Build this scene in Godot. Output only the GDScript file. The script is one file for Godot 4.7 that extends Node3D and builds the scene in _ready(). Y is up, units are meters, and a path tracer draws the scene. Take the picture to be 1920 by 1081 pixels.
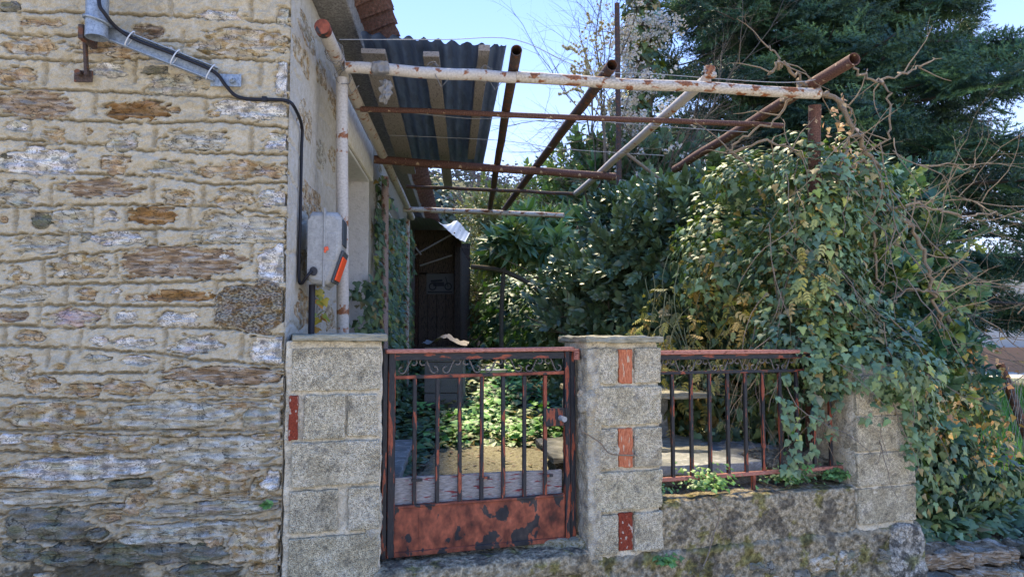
extends Node3D

# ---------- shape builder ----------
class MB:
	var v := PackedVector3Array()
	var n := PackedVector3Array()
	var c := PackedColorArray()
	var ix := PackedInt32Array()
	var col := Color.WHITE
	func p(a: Vector3) -> int:
		v.append(a)
		c.append(col)
		return v.size() - 1
	func tri(a: int, b: int, d: int) -> void:
		ix.append(a)
		ix.append(b)
		ix.append(d)
	func quad(a: int, b: int, d: int, e: int) -> void:
		tri(a, b, d)
		tri(a, d, e)
	func face(a: Vector3, b: Vector3, d: Vector3, e: Vector3) -> void:
		var k := p(a)
		p(b)
		p(d)
		p(e)
		quad(k, k + 1, k + 2, k + 3)
	# flat sided box with its corner cut edges, turned by basis t
	func box(o: Vector3, s: Vector3, t := Basis.IDENTITY, bev := 0.0) -> void:
		var h := s * 0.5
		for ax in 3:
			for sg in [-1.0, 1.0]:
				var a := Vector3.ZERO
				a[ax] = sg
				var b := Vector3.ZERO
				b[(ax + 1) % 3] = 1.0
				var d := Vector3.ZERO
				d[(ax + 2) % 3] = sg
				var hb := h[(ax + 1) % 3] - bev
				var hd := h[(ax + 2) % 3] - bev
				var m := a * h[ax]
				face(o + t * (m - b * hb - d * hd), o + t * (m - b * hb + d * hd), o + t * (m + b * hb + d * hd), o + t * (m + b * hb - d * hd))
		if bev > 0.0:
			for ax in 3:
				for s1 in [-1.0, 1.0]:
					for s2 in [-1.0, 1.0]:
						var i1 := (ax + 1) % 3
						var i2 := (ax + 2) % 3
						var q := [Vector3.ZERO, Vector3.ZERO, Vector3.ZERO, Vector3.ZERO]
						for k in 4:
							var w := Vector3.ZERO
							w[ax] = (h[ax] - bev) * (-1.0 if k == 0 or k == 3 else 1.0)
							w[i1] = s1 * (h[i1] - (0.0 if k < 2 else bev))
							w[i2] = s2 * (h[i2] - (bev if k < 2 else 0.0))
							q[k] = o + t * w
						if s1 * s2 > 0:
							face(q[3], q[2], q[1], q[0])
						else:
							face(q[0], q[1], q[2], q[3])
			for k in 8:
				var sx := 1.0 if k & 1 else -1.0
				var sy := 1.0 if k & 2 else -1.0
				var sz := 1.0 if k & 4 else -1.0
				var a := p(o + t * Vector3(sx * h.x, sy * (h.y - bev), sz * (h.z - bev)))
				var b := p(o + t * Vector3(sx * (h.x - bev), sy * h.y, sz * (h.z - bev)))
				var d := p(o + t * Vector3(sx * (h.x - bev), sy * (h.y - bev), sz * h.z))
				if sx * sy * sz > 0:
					tri(a, d, b)
				else:
					tri(a, b, d)
	# round bar along a path
	func tube(path: Array, rad, seg := 8, caps := true) -> void:
		var m := path.size()
		var up := Vector3(0.37, 0.9, 0.21)
		var first := v.size()
		var frame_x := Vector3.ZERO
		for i in m:
			var dir: Vector3 = (path[min(i + 1, m - 1)] - path[max(i - 1, 0)]).normalized()
			if i == 0:
				frame_x = dir.cross(up if absf(dir.dot(up)) < 0.9 else Vector3(0.8, -0.3, 0.5)).normalized()
			else:
				frame_x = (frame_x - dir * frame_x.dot(dir)).normalized()
			var fy := dir.cross(frame_x)
			var r: float = rad[i] if rad is Array else rad
			for k in seg:
				var a := TAU * k / seg
				p(path[i] + (frame_x * cos(a) + fy * sin(a)) * r)
		for i in m - 1:
			for k in seg:
				var a := first + i * seg + k
				var b := first + i * seg + (k + 1) % seg
				quad(a, a + seg, b + seg, b)
		if caps:
			for e in 2:
				var base := first + (m - 1) * seg * e
				var o := p(path[(m - 1) * e])
				var start := v.size()
				for k in seg:
					p(v[base + k])
				for k in seg:
					if e == 0:
						tri(o, start + k, start + (k + 1) % seg)
					else:
						tri(o, start + (k + 1) % seg, start + k)
	# rounded, roughened block
	func rough(o: Vector3, s: Vector3, r: float, amp: float, fr: float, sd: float, noise: FastNoiseLite, div := Vector3i(6, 4, 3), t := Basis.IDENTITY) -> void:
		var h := s * 0.5
		var seen := {}
		var lists := []
		for ax in 3:
			var l := [-h[ax], -h[ax] + r * 0.3, -h[ax] + r]
			var inner: int = div[ax]
			for k in range(1, inner):
				l.append(lerpf(-h[ax] + r, h[ax] - r, float(k) / inner))
			l.append_array([h[ax] - r, h[ax] - r * 0.3, h[ax]])
			lists.append(l)
		for ax in 3:
			for sg in [-1.0, 1.0]:
				var la: Array = lists[(ax + 1) % 3]
				var lb: Array = lists[(ax + 2) % 3]
				var ids := []
				for i in la.size():
					for j in lb.size():
						var q := Vector3.ZERO
						q[ax] = sg * h[ax]
						q[(ax + 1) % 3] = la[i]
						q[(ax + 2) % 3] = lb[j]
						var inn := Vector3(clampf(q.x, -h.x + r, h.x - r), clampf(q.y, -h.y + r, h.y - r), clampf(q.z, -h.z + r, h.z - r))
						var nn := (q - inn).normalized()
						q = inn + nn * r
						var key := Vector3i((q * 20000.0).round())
						if not seen.has(key):
							var at := (q + o) * fr
							var dd := noise.get_noise_3d(at.x + sd, at.y, at.z) * amp + noise.get_noise_3d(at.x * 3.1, at.y * 3.1 + sd, at.z * 3.1) * amp * 0.45
							seen[key] = p(o + t * (q + nn * dd))
						ids.append(seen[key])
				for i in la.size() - 1:
					for j in lb.size() - 1:
						var a: int = ids[i * lb.size() + j]
						var b: int = ids[(i + 1) * lb.size() + j]
						var d: int = ids[(i + 1) * lb.size() + j + 1]
						var e: int = ids[i * lb.size() + j + 1]
						if sg > 0:
							quad(a, e, d, b)
						else:
							quad(a, b, d, e)
	# sheet of nu x nv points, front towards +z when u runs along +x and v along +y
	func sheet(nu: int, nv: int, f: Callable, flip := false) -> void:
		var first := v.size()
		for j in nv:
			for i in nu:
				var q: Vector3 = f.call(i, j)
				p(q)
		for j in nv - 1:
			for i in nu - 1:
				var a := first + j * nu + i
				if flip:
					quad(a, a + 1, a + nu + 1, a + nu)
				else:
					quad(a, a + nu, a + nu + 1, a + 1)
	func made() -> ArrayMesh:
		n.resize(v.size())
		n.fill(Vector3.ZERO)
		var k := 0
		while k < ix.size():
			var a := ix[k]
			var b := ix[k + 1]
			var d := ix[k + 2]
			var w := (v[a] - v[d]).cross(v[a] - v[b])
			n[a] += w
			n[b] += w
			n[d] += w
			k += 3
		for i in n.size():
			n[i] = n[i].normalized()
		var arr := []
		arr.resize(Mesh.ARRAY_MAX)
		arr[Mesh.ARRAY_VERTEX] = v
		arr[Mesh.ARRAY_NORMAL] = n
		arr[Mesh.ARRAY_COLOR] = c
		arr[Mesh.ARRAY_INDEX] = ix
		var m := ArrayMesh.new()
		m.add_surface_from_arrays(Mesh.PRIMITIVE_TRIANGLES, arr)
		return m

# ---------- naming and placing ----------
var used := {}
var rng := RandomNumberGenerator.new()
var noise := FastNoiseLite.new()
var M := {}

func numbered(called: String) -> String:
	used[called] = used.get(called, 0) + 1
	return called if used[called] == 1 else "%s_%03d" % [called, used[called] - 1]

func tag(o: Node, label := "", category := "", group := "", kind := "") -> void:
	for k in [["label", label], ["category", category], ["group", group], ["kind", kind]]:
		if k[1] != "":
			o.set_meta(k[0], k[1])

func thing(called: String, label: String, category: String, at := Vector3.ZERO, turn := 0.0, group := "") -> Node3D:
	var o := Node3D.new()
	o.name = numbered(called)
	o.position = at
	o.rotation.y = turn
	add_child(o, true)
	tag(o, label, category, group, "thing")
	return o

func part(parent: Node, called: String, mesh: Mesh, mat: Material, at := Vector3.ZERO, label := "") -> MeshInstance3D:
	var o := MeshInstance3D.new()
	var k: int = parent.get_meta("count_" + called, 0) if parent != self else 0
	if parent != self:
		parent.set_meta("count_" + called, k + 1)
		o.name = called if k == 0 else "%s_%03d" % [called, k]
	else:
		o.name = numbered(called)
	o.mesh = mesh
	o.material_override = mat
	o.position = at
	parent.add_child(o, true)
	if label != "":
		o.set_meta("label", label)
	if called in ["twigs", "stems", "branches", "boughs"]:
		o.set_meta("kind", "stuff")
	return o

func solo(called: String, mesh: Mesh, mat: Material, label: String, category: String, group := "") -> MeshInstance3D:
	var o := part(self, called, mesh, mat)
	tag(o, label, category, group, "thing")
	return o

func struct(called: String, mesh: Mesh, mat: Material) -> MeshInstance3D:
	var o := part(self, called, mesh, mat)
	o.set_meta("kind", "structure")
	return o

func scatter(parent: Node, called: String, mesh: Mesh, mat: Material, xf: Array, cols: Array, stuff := true) -> MultiMeshInstance3D:
	var mm := MultiMesh.new()
	mm.transform_format = MultiMesh.TRANSFORM_3D
	mm.use_colors = true
	mm.mesh = mesh
	mm.instance_count = xf.size()
	for i in xf.size():
		mm.set_instance_transform(i, xf[i])
		mm.set_instance_color(i, cols[i])
	var o := MultiMeshInstance3D.new()
	o.multimesh = mm
	o.material_override = mat
	if parent == self:
		o.name = numbered(called)
	else:
		var k: int = parent.get_meta("count_" + called, 0)
		parent.set_meta("count_" + called, k + 1)
		o.name = called if k == 0 else "%s_%03d" % [called, k]
	parent.add_child(o, true)
	if stuff:
		o.set_meta("kind", "stuff")
	return o

func lin(r: float, g: float, b: float) -> Color:
	return Color(r / 255.0, g / 255.0, b / 255.0).srgb_to_linear()

func hexc(s: String) -> Color:
	return Color.html(s)

# ---------- textures ----------
const TS := 512
var fields := {}

func field(called: String, kind: int, fr: float, oct: int, sd: int) -> PackedByteArray:
	var f := FastNoiseLite.new()
	f.seed = sd
	f.noise_type = kind as FastNoiseLite.NoiseType
	f.frequency = fr
	f.fractal_octaves = oct
	if oct == 1:
		f.fractal_type = FastNoiseLite.FRACTAL_NONE
	if kind == FastNoiseLite.TYPE_CELLULAR:
		f.cellular_return_type = FastNoiseLite.RETURN_DISTANCE
	var im := f.get_seamless_image(TS, TS)
	im.convert(Image.FORMAT_L8)
	fields[called] = im.get_data()
	return fields[called]

func blend_field(called: String, a: String, b: String, w: float) -> void:
	var A: PackedByteArray = fields[a]
	var B: PackedByteArray = fields[b]
	var out := PackedByteArray()
	out.resize(A.size())
	for i in A.size():
		out[i] = int(A[i] * w + B[i] * (1.0 - w))
	fields[called] = out

func ramp(cols: Array) -> PackedColorArray:
	var g := Gradient.new()
	var off := PackedFloat32Array()
	var cc := PackedColorArray()
	for i in cols.size():
		off.append(float(i) / (cols.size() - 1))
		cc.append(hexc(cols[i]))
	g.offsets = off
	g.colors = cc
	var out := PackedColorArray()
	for i in 256:
		out.append(g.sample(i / 255.0))
	return out

# colours run through «cols» along field a; where field m lies above lo..hi they change to «over»; field g adds grain
func paint(a: String, cols: Array, m: String, over: Array, lo: float, hi: float, g: String, grain: float, shift := 0, lines := "") -> ImageTexture:
	var A: PackedByteArray = fields[a]
	var K: PackedByteArray = fields[m]
	var G: PackedByteArray = fields[g]
	var r1 := ramp(cols)
	var r2 := ramp(over)
	var t := PackedFloat32Array()
	for i in 256:
		t.append(smoothstep(lo, hi, i / 255.0))
	var crack := PackedFloat32Array()
	for i in 256:
		crack.append(0.5 + 0.5 * smoothstep(2.0, 9.0, absf(i - 118.0)))
	var out := PackedByteArray()
	out.resize(TS * TS * 3)
	var total := TS * TS
	for i in total:
		var x := A[i]
		var w := t[K[(i + shift) % total]]
		var q := 1.0 + (G[i] - 128) / 128.0 * grain
		if lines != "":
			q *= crack[fields[lines][i]]
		var ca := r1[x]
		var cb := r2[x]
		out[i * 3] = clampi(int((ca.r + (cb.r - ca.r) * w) * q * 255.0), 0, 255)
		out[i * 3 + 1] = clampi(int((ca.g + (cb.g - ca.g) * w) * q * 255.0), 0, 255)
		out[i * 3 + 2] = clampi(int((ca.b + (cb.b - ca.b) * w) * q * 255.0), 0, 255)
	return ImageTexture.create_from_image(Image.create_from_data(TS, TS, false, Image.FORMAT_RGB8, out))

var grey_tex := {}
func relief(called: String) -> ImageTexture:
	if not grey_tex.has(called):
		grey_tex[called] = ImageTexture.create_from_image(Image.create_from_data(TS, TS, false, Image.FORMAT_L8, fields[called]))
	return grey_tex[called]

func surf(called: String, tex: Texture2D, scale: Vector3, rough: float, bump := "", depth := 0.3, world := true, tint := Color.WHITE) -> StandardMaterial3D:
	var m := StandardMaterial3D.new()
	m.resource_name = called
	m.albedo_color = tint
	if tex:
		m.albedo_texture = tex
	m.vertex_color_use_as_albedo = true
	m.roughness = rough
	m.metallic_specular = 0.4
	m.uv1_triplanar = true
	m.uv1_world_triplanar = world
	m.uv1_triplanar_sharpness = 4.0
	m.uv1_scale = scale
	if bump != "":
		m.heightmap_enabled = true
		m.heightmap_texture = relief(bump)
		m.heightmap_scale = depth
	M[called] = m
	return m

func leaf_mat(called: String, rough: float, through: Color, spec := 0.5) -> StandardMaterial3D:
	var m := StandardMaterial3D.new()
	m.resource_name = called
	m.vertex_color_use_as_albedo = true
	m.roughness = rough
	m.metallic_specular = spec
	m.backlight_enabled = true
	m.backlight = through
	M[called] = m
	return m

func make_materials() -> void:
	var S := FastNoiseLite.TYPE_SIMPLEX_SMOOTH
	var C := FastNoiseLite.TYPE_CELLULAR
	field("large", S, 0.006, 4, 1)
	field("mid", S, 0.018, 4, 2)
	field("fine", S, 0.06, 3, 3)
	field("grit", S, 0.19, 2, 4)
	field("cell", C, 0.075, 1, 5)
	field("pits", C, 0.13, 1, 6)
	field("mid2", S, 0.022, 5, 7)
	field("flake", S, 0.009, 6, 8)
	field("strata", S, 0.011, 7, 12)
	field("strata2", S, 0.014, 7, 13)
	field("flake2", S, 0.013, 6, 9)
	blend_field("peel", "flake", "strata", 0.42)
	blend_field("peel2", "flake2", "strata2", 0.6)
	# wall
	surf("mortar", paint("mid", ["e2ddd0", "f4efe2", "ffffff"], "fine", ["d6cfbf", "ece6d8", "f6f1e6"], 0.5, 0.62, "grit", 0.1), Vector3(1.9, 1.9, 1.9), 0.95, "fine", 0.35)
	var st := Vector3(1.3, 5.5, 1.3)
	surf("stone_white", paint("strata", ["857d70", "aaa294", "c4bcae", "d5cec1", "e0dacf", "e9e4da"], "strata2", ["6e6b64", "8d8981", "aaa59b"], 0.55, 0.68, "grit", 0.24, 0, "strata2"), Vector3(2.0, 2.8, 2.0), 0.9, "strata2", 1.0)
	surf("stone_ochre", paint("strata2", ["5e4c35", "836b4c", "9d8462", "b19977", "c2ad8d", "d2c1a6"], "strata", ["8f8472", "b3a894", "cfc6b5"], 0.55, 0.68, "grit", 0.24, 9000, "flake"), Vector3(2.0, 3.2, 2.0), 0.9, "strata2", 0.9)
	surf("stone_tan", paint("strata", ["776b56", "998b72", "b0a288", "c0b39b", "d0c4ae"], "strata2", ["7c6a48", "977e55", "ad946b"], 0.53, 0.68, "grit", 0.24, 30000, "strata2"), Vector3(1.9, 3.0, 1.9), 0.9, "strata", 0.9)
	surf("stone_brown", paint("strata2", ["473a2d", "66543f", "80694f", "947e63", "a89378", "bcab95"], "strata", ["7d7262", "9c9181", "c0b7a8"], 0.58, 0.68, "grit", 0.24, 5000, "flake"), Vector3(1.4, 5.5, 1.4), 0.88, "strata2", 1.0)
	surf("stone_grey", paint("strata2", ["6b6658", "8c8674", "a39c8a", "b6af9c", "c6bfae", "d8d2c3"], "strata", ["847a66", "9c917a", "b5ab95"], 0.57, 0.7, "grit", 0.24, 70000, "flake"), Vector3(1.8, 3.6, 1.8), 0.88, "strata2", 0.8)
	surf("stone_gold", paint("strata", ["5a452b", "7c5d38", "94734a", "a68660", "b89b78"], "strata2", ["59401f", "846136", "a3814f"], 0.55, 0.68, "grit", 0.14, 400, "strata2"), Vector3(1.4, 3.2, 1.4), 0.9, "strata", 1.8)
	surf("stone_bark", paint("fine", ["3a332a", "6f6353", "9b8f7a", "bbb09b", "d4ccbb"], "strata2", ["54452f", "886d48", "b09874"], 0.55, 0.68, "grit", 0.2), Vector3(2.0, 2.6, 2.0), 0.95, "fine", 2.4)
	surf("stone_dark", paint("strata2", ["4a463a", "5d584a", "6f6a5b", "807a6b", "928c7d", "a6a092"], "strata", ["56553f", "6f6d54", "8c8871"], 0.55, 0.68, "grit", 0.22, 0, "flake"), Vector3(1.0, 1.7, 1.0), 0.95, "fine", 0.8)
	surf("stone_pink", paint("strata2", ["8f766c", "ad9388", "c1aaa0", "d0bdb3", "dccfc6"], "strata", ["9a897b", "b8aa9c", "d0c6ba"], 0.55, 0.68, "grit", 0.24, 0, "flake"), Vector3(1.5, 4.2, 1.5), 0.9, "strata2", 1.0)
	# pumice blocks, plaster, concrete
	surf("block", paint("grit", ["443e33", "7d7463", "b2a892", "c6bda8", "d2c9b6", "e0d9c8"], "mid", ["5a564d", "8f897c", "aea798"], 0.62, 0.9, "fine", 0.2), Vector3(1.5, 1.5, 1.5), 0.97, "grit", 0.8)
	surf("joint", paint("mid", ["a89c84", "c3b79d", "d4c9b0"], "fine", ["8e8470", "a79c86", "bcb19a"], 0.6, 0.75, "grit", 0.14), Vector3(1.7, 1.7, 1.7), 0.96, "fine", 0.6)
	surf("plaster_rough", paint("mid2", ["6f6b60", "938d80", "aea796", "c0b8a5"], "large", ["7f7869", "a1967f", "bfb294"], 0.5, 0.65, "grit", 0.25), Vector3(1.4, 1.4, 1.4), 0.96, "pits", 0.6)
	surf("moss_concrete", paint("fine", ["4a4438", "6a6354", "857d6c", "9a9180", "aea592", "c0b8a6"], "strata", ["3b382f", "57524a", "736c60", "8f8778"], 0.57, 0.72, "grit", 0.24, 4000), Vector3(0.9, 0.9, 0.9), 0.98, "fine", 1.2)
	surf("sill_concrete", paint("fine", ["4a463d", "736d60", "938b7b", "aba393", "c0b9a9"], "strata2", ["35322b", "57534a", "7b7568"], 0.5, 0.62, "grit", 0.4), Vector3(1.1, 1.1, 1.1), 0.97, "fine", 0.9)
	surf("slate", paint("mid", ["6a6a60", "85847a", "9b998d", "b1aea1"], "fine", ["77776c", "8f8e81", "a9a699"], 0.5, 0.66, "grit", 0.14), Vector3(1.2, 4.5, 1.2), 0.9, "mid2", 0.7)
	surf("slab", paint("large", ["6b6c67", "868680", "9b9a93"], "mid2", ["8d8c86", "a7a59e", "bbb9b2"], 0.55, 0.75, "grit", 0.1), Vector3(1.0, 1.0, 1.0), 0.9, "fine", 0.25)
	surf("terracotta", paint("fine", ["8c4a2c", "ab6040", "bd7450", "c98a68"], "mid2", ["b19376", "c4ab90"], 0.74, 0.82, "grit", 0.14), Vector3(5.0, 0.9, 5.0), 0.9, "fine", 0.25)
	surf("red_brick", paint("fine", ["5f2616", "7b3420", "8c4129"], "mid2", ["9c8a78", "b9ab99"], 0.68, 0.74, "grit", 0.14), Vector3(3.0, 2.0, 3.0), 0.9, "fine", 0.25)
	# metalwork
	var red := ["4b2418", "7b3b28", "93492f", "a05a42"]
	var black := ["121418", "1b1d22", "26282c", "35332f"]
	surf("paint_red", paint("strata2", ["2e1a14", "5a2c1e", "80432d", "954f36", "a4644a"], "peel", ["121418", "1d1f23", "302e2d", "4a3d34"], 0.59, 0.62, "fine", 0.2), Vector3(1.3, 0.9, 1.3), 0.62, "mid2", 0.12)
	surf("paint_mixed", paint("fine", black, "flake", red, 0.57, 0.6, "grit", 0.14, 20000), Vector3(5.0, 0.8, 5.0), 0.5, "mid2", 0.12)
	surf("paint_black", paint("fine", black, "flake2", red, 0.64, 0.66, "grit", 0.12, 90000), Vector3(4.4, 0.8, 4.4), 0.45, "mid2", 0.1)
	surf("paint_long", paint("fine", black, "peel2", red, 0.61, 0.63, "grit", 0.12, 60000), Vector3(0.9, 4.0, 4.0), 0.45, "mid2", 0.1)
	surf("iron_worn", paint("fine", ["383431", "544e48", "6e665e", "857b71"], "peel2", ["1d1c1d", "2c2a2a"], 0.58, 0.64, "grit", 0.12), Vector3(6.0, 6.0, 6.0), 0.5, "fine", 0.05)
	surf("paint_pink", paint("fine", ["87513f", "9b6250", "ab7463", "b98676"], "mid2", ["4c2a20", "6d3a28"], 0.76, 0.82, "grit", 0.1), Vector3(1.2, 4.0, 4.0), 0.6, "fine", 0.06)
	surf("white_pipe", paint("fine", ["a39a8d", "b8b0a3", "c6beb1"], "flake", ["6a4026", "8a5533", "a37348"], 0.72, 0.8, "grit", 0.06), Vector3(2.2, 2.2, 2.2), 0.55, "mid2", 0.1)
	surf("rusty_white", paint("fine", ["9d9382", "b3a999", "c2b9a9"], "flake", ["5a3420", "82502f", "a06b40"], 0.58, 0.66, "fine", 0.1, 1234), Vector3(1.6, 2.4, 2.4), 0.65, "mid2", 0.2)
	surf("rust_pipe", paint("fine", ["3a2720", "553a30", "6b4c3f", "7e5f50"], "flake", ["a58b6a", "bda88a"], 0.78, 0.82, "grit", 0.12, 777), Vector3(3.0, 3.0, 3.0), 0.8, "fine", 0.1)
	surf("dark_pipe", paint("fine", ["2c2420", "40342d", "53443b", "66564b"], "flake", ["5f3b27", "774c33"], 0.6, 0.7, "grit", 0.12, 777), Vector3(3.0, 3.0, 3.0), 0.75, "fine", 0.1)
	surf("pink_pipe", paint("fine", ["8c7a73", "a3918a", "b3a39b"], "flake", ["6a4638", "7c5645"], 0.7, 0.78, "grit", 0.08, 777), Vector3(3.0, 2.0, 3.0), 0.6, "fine", 0.08)
	surf("grey_wood", paint("fine", ["66605a", "807a73", "948e88", "a6a09a"], "mid2", ["6b2a2c", "854040"], 0.74, 0.78, "grit", 0.12), Vector3(0.8, 5.0, 5.0), 0.9, "fine", 0.2)
	surf("raft_wood", paint("fine", ["6c665e", "837c74", "979088", "a7a097"], "mid2", ["5d564e", "78716a"], 0.66, 0.8, "grit", 0.12), Vector3(7.0, 7.0, 0.9), 0.9, "fine", 0.2)
	surf("shed_wood", paint("fine", ["3a312a", "54463b", "67574a", "7a685a"], "mid2", ["2a231e", "3c322b"], 0.58, 0.7, "grit", 0.12), Vector3(7.0, 0.9, 7.0), 0.9, "fine", 0.2)
	surf("sheet_metal", paint("mid", ["526688", "5e7396", "6b80a3"], "large", ["4f5f7c", "60718f"], 0.55, 0.7, "grit", 0.08), Vector3(3.0, 3.0, 0.5), 0.75, "fine", 0.05)
	surf("galvanised", paint("mid2", ["7c858e", "8f99a2", "a1aab2"], "fine", ["6e767e", "868f97"], 0.55, 0.7, "grit", 0.05), Vector3(3.0, 3.0, 3.0), 0.45, "fine", 0.03)
	M.galvanised.metallic = 0.35
	surf("box_grey", paint("mid2", ["8a8985", "979690", "a3a29d"], "fine", ["858480", "93928c"], 0.55, 0.7, "grit", 0.04), Vector3(2.0, 2.0, 2.0), 0.5, "fine", 0.03)
	surf("white_plaster", paint("mid", ["dcdad6", "e4e2de", "e9e7e4"], "mid2", ["d0cec9", "dad8d3"], 0.65, 0.8, "grit", 0.05), Vector3(1.5, 1.5, 1.5), 0.9, "fine", 0.15)
	surf("eave", paint("mid2", ["6b6862", "838079", "96928a"], "fine", ["5d5a54", "757169"], 0.55, 0.7, "grit", 0.15), Vector3(2.0, 2.0, 2.0), 0.95, "fine", 0.4)
	surf("roof_tile", paint("mid2", ["4a352d", "66483c", "785649", "8a6d60"], "fine", ["4a443d", "675d52"], 0.56, 0.66, "grit", 0.15), Vector3(4.0, 4.0, 4.0), 0.9, "fine", 0.4)
	M.block.albedo_color = Color(1.0, 0.985, 0.95)
	M.moss_concrete.albedo_color = Color(0.97, 0.94, 0.87)
	M.slate.albedo_color = Color(1.0, 0.97, 0.9)
	M.plaster_rough.albedo_color = Color(1.0, 0.985, 0.95)
	# ground and plants
	surf("soil", paint("mid2", ["3a2f25", "55473a", "6b5b4a", "80705d"], "fine", ["4a4a30", "636240"], 0.55, 0.7, "grit", 0.3), Vector3(2.0, 2.0, 2.0), 0.98, "mid2", 1.0)
	surf("path", paint("mid2", ["69634f", "7d7762", "8f8973", "9d9782"], "fine", ["5d5638", "736b49"], 0.56, 0.7, "grit", 0.25), Vector3(1.8, 1.8, 1.8), 0.97, "mid2", 0.6)
	surf("street", paint("mid2", ["b8b09c", "c8c0ac", "d4ccb8"], "fine", ["a9a497", "bab5a7"], 0.56, 0.7, "grit", 0.15), Vector3(1.8, 1.8, 1.8), 0.95, "mid2", 0.4)
	surf("hill_ground", paint("mid2", ["4d5238", "646a48", "7d8160"], "fine", ["5e5747", "7a7161"], 0.5, 0.65, "grit", 0.2), Vector3(0.3, 0.3, 0.3), 0.98)
	surf("bark", paint("fine", ["3a332b", "544b41", "6b6156", "827769"], "mid2", ["4a4a3a", "66664f"], 0.58, 0.7, "grit", 0.15), Vector3(6.0, 2.0, 6.0), 0.95, "fine", 0.5)
	surf("twig", paint("fine", ["5a4b3c", "75644f", "8c7a63", "a08f78"], "mid2", ["6a655a", "89847a"], 0.55, 0.7, "grit", 0.12), Vector3(6.0, 6.0, 6.0), 0.9, "fine", 0.2)
	surf("plain", null, Vector3.ONE, 0.6)
	surf("rubber", null, Vector3.ONE, 0.5)
	leaf_mat("leaf", 0.5, Color(0.42, 0.5, 0.22))
	leaf_mat("glossy_leaf", 0.42, Color(0.25, 0.3, 0.12), 0.55)
	leaf_mat("needle", 0.55, Color(0.3, 0.36, 0.2), 0.4)
	leaf_mat("far_leaf", 0.95, Color(0.15, 0.17, 0.08), 0.1)
	leaf_mat("petal", 0.7, Color(0.6, 0.58, 0.55), 0.3)

func _ready() -> void:
	rng.seed = 20240
	noise.seed = 11
	noise.noise_type = FastNoiseLite.TYPE_SIMPLEX_SMOOTH
	noise.frequency = 1.0
	noise.fractal_octaves = 2
	# camera
	var cam := Camera3D.new()
	cam.name = "camera"
	cam.fov = 43.63
	cam.position = Vector3(0, 1.6, 0)
	cam.rotation.x = deg_to_rad(3.58)
	cam.far = 400.0
	add_child(cam)
	# sky and sun
	var sky_mat := ProceduralSkyMaterial.new()
	sky_mat.sky_top_color = Color(0.37, 0.56, 0.90)
	sky_mat.sky_horizon_color = Color(0.83, 0.885, 0.955)
	sky_mat.sky_energy_multiplier = 0.87
	sky_mat.sky_curve = 0.21
	sky_mat.ground_bottom_color = Color(0.45, 0.43, 0.40)
	sky_mat.ground_horizon_color = Color(0.66, 0.66, 0.64)
	sky_mat.sun_angle_max = 6.0
	var sky := Sky.new()
	sky.sky_material = sky_mat
	var env := Environment.new()
	env.background_mode = Environment.BG_SKY
	env.sky = sky
	env.tonemap_mode = Environment.TONE_MAPPER_LINEAR
	env.tonemap_exposure = 3.3
	env.sdfgi_enabled = true
	env.ssao_enabled = true
	env.ssil_enabled = true
	var we := WorldEnvironment.new()
	we.name = "world"
	we.environment = env
	add_child(we)
	var sun := DirectionalLight3D.new()
	sun.name = "sun"
	sun.light_color = Color(1.0, 0.93, 0.78)
	sun.light_energy = 0.9
	sun.light_angular_distance = 8.0
	sun.shadow_enabled = true
	add_child(sun)
	sun.look_at_from_position(Vector3(-1.6, 9.0, -5.0), Vector3.ZERO)
	make_materials()
	build_house()
	build_boundary()
	make_all_iron()
	make_all_fittings()
	make_all_pergola()
	make_all_ground()
	make_all_plants()


# ---------- house front ----------
const KINDS := ["stone_white", "stone_ochre", "stone_tan", "stone_brown", "stone_grey", "stone_gold", "stone_dark", "stone_bark", "stone_pink"]
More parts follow.
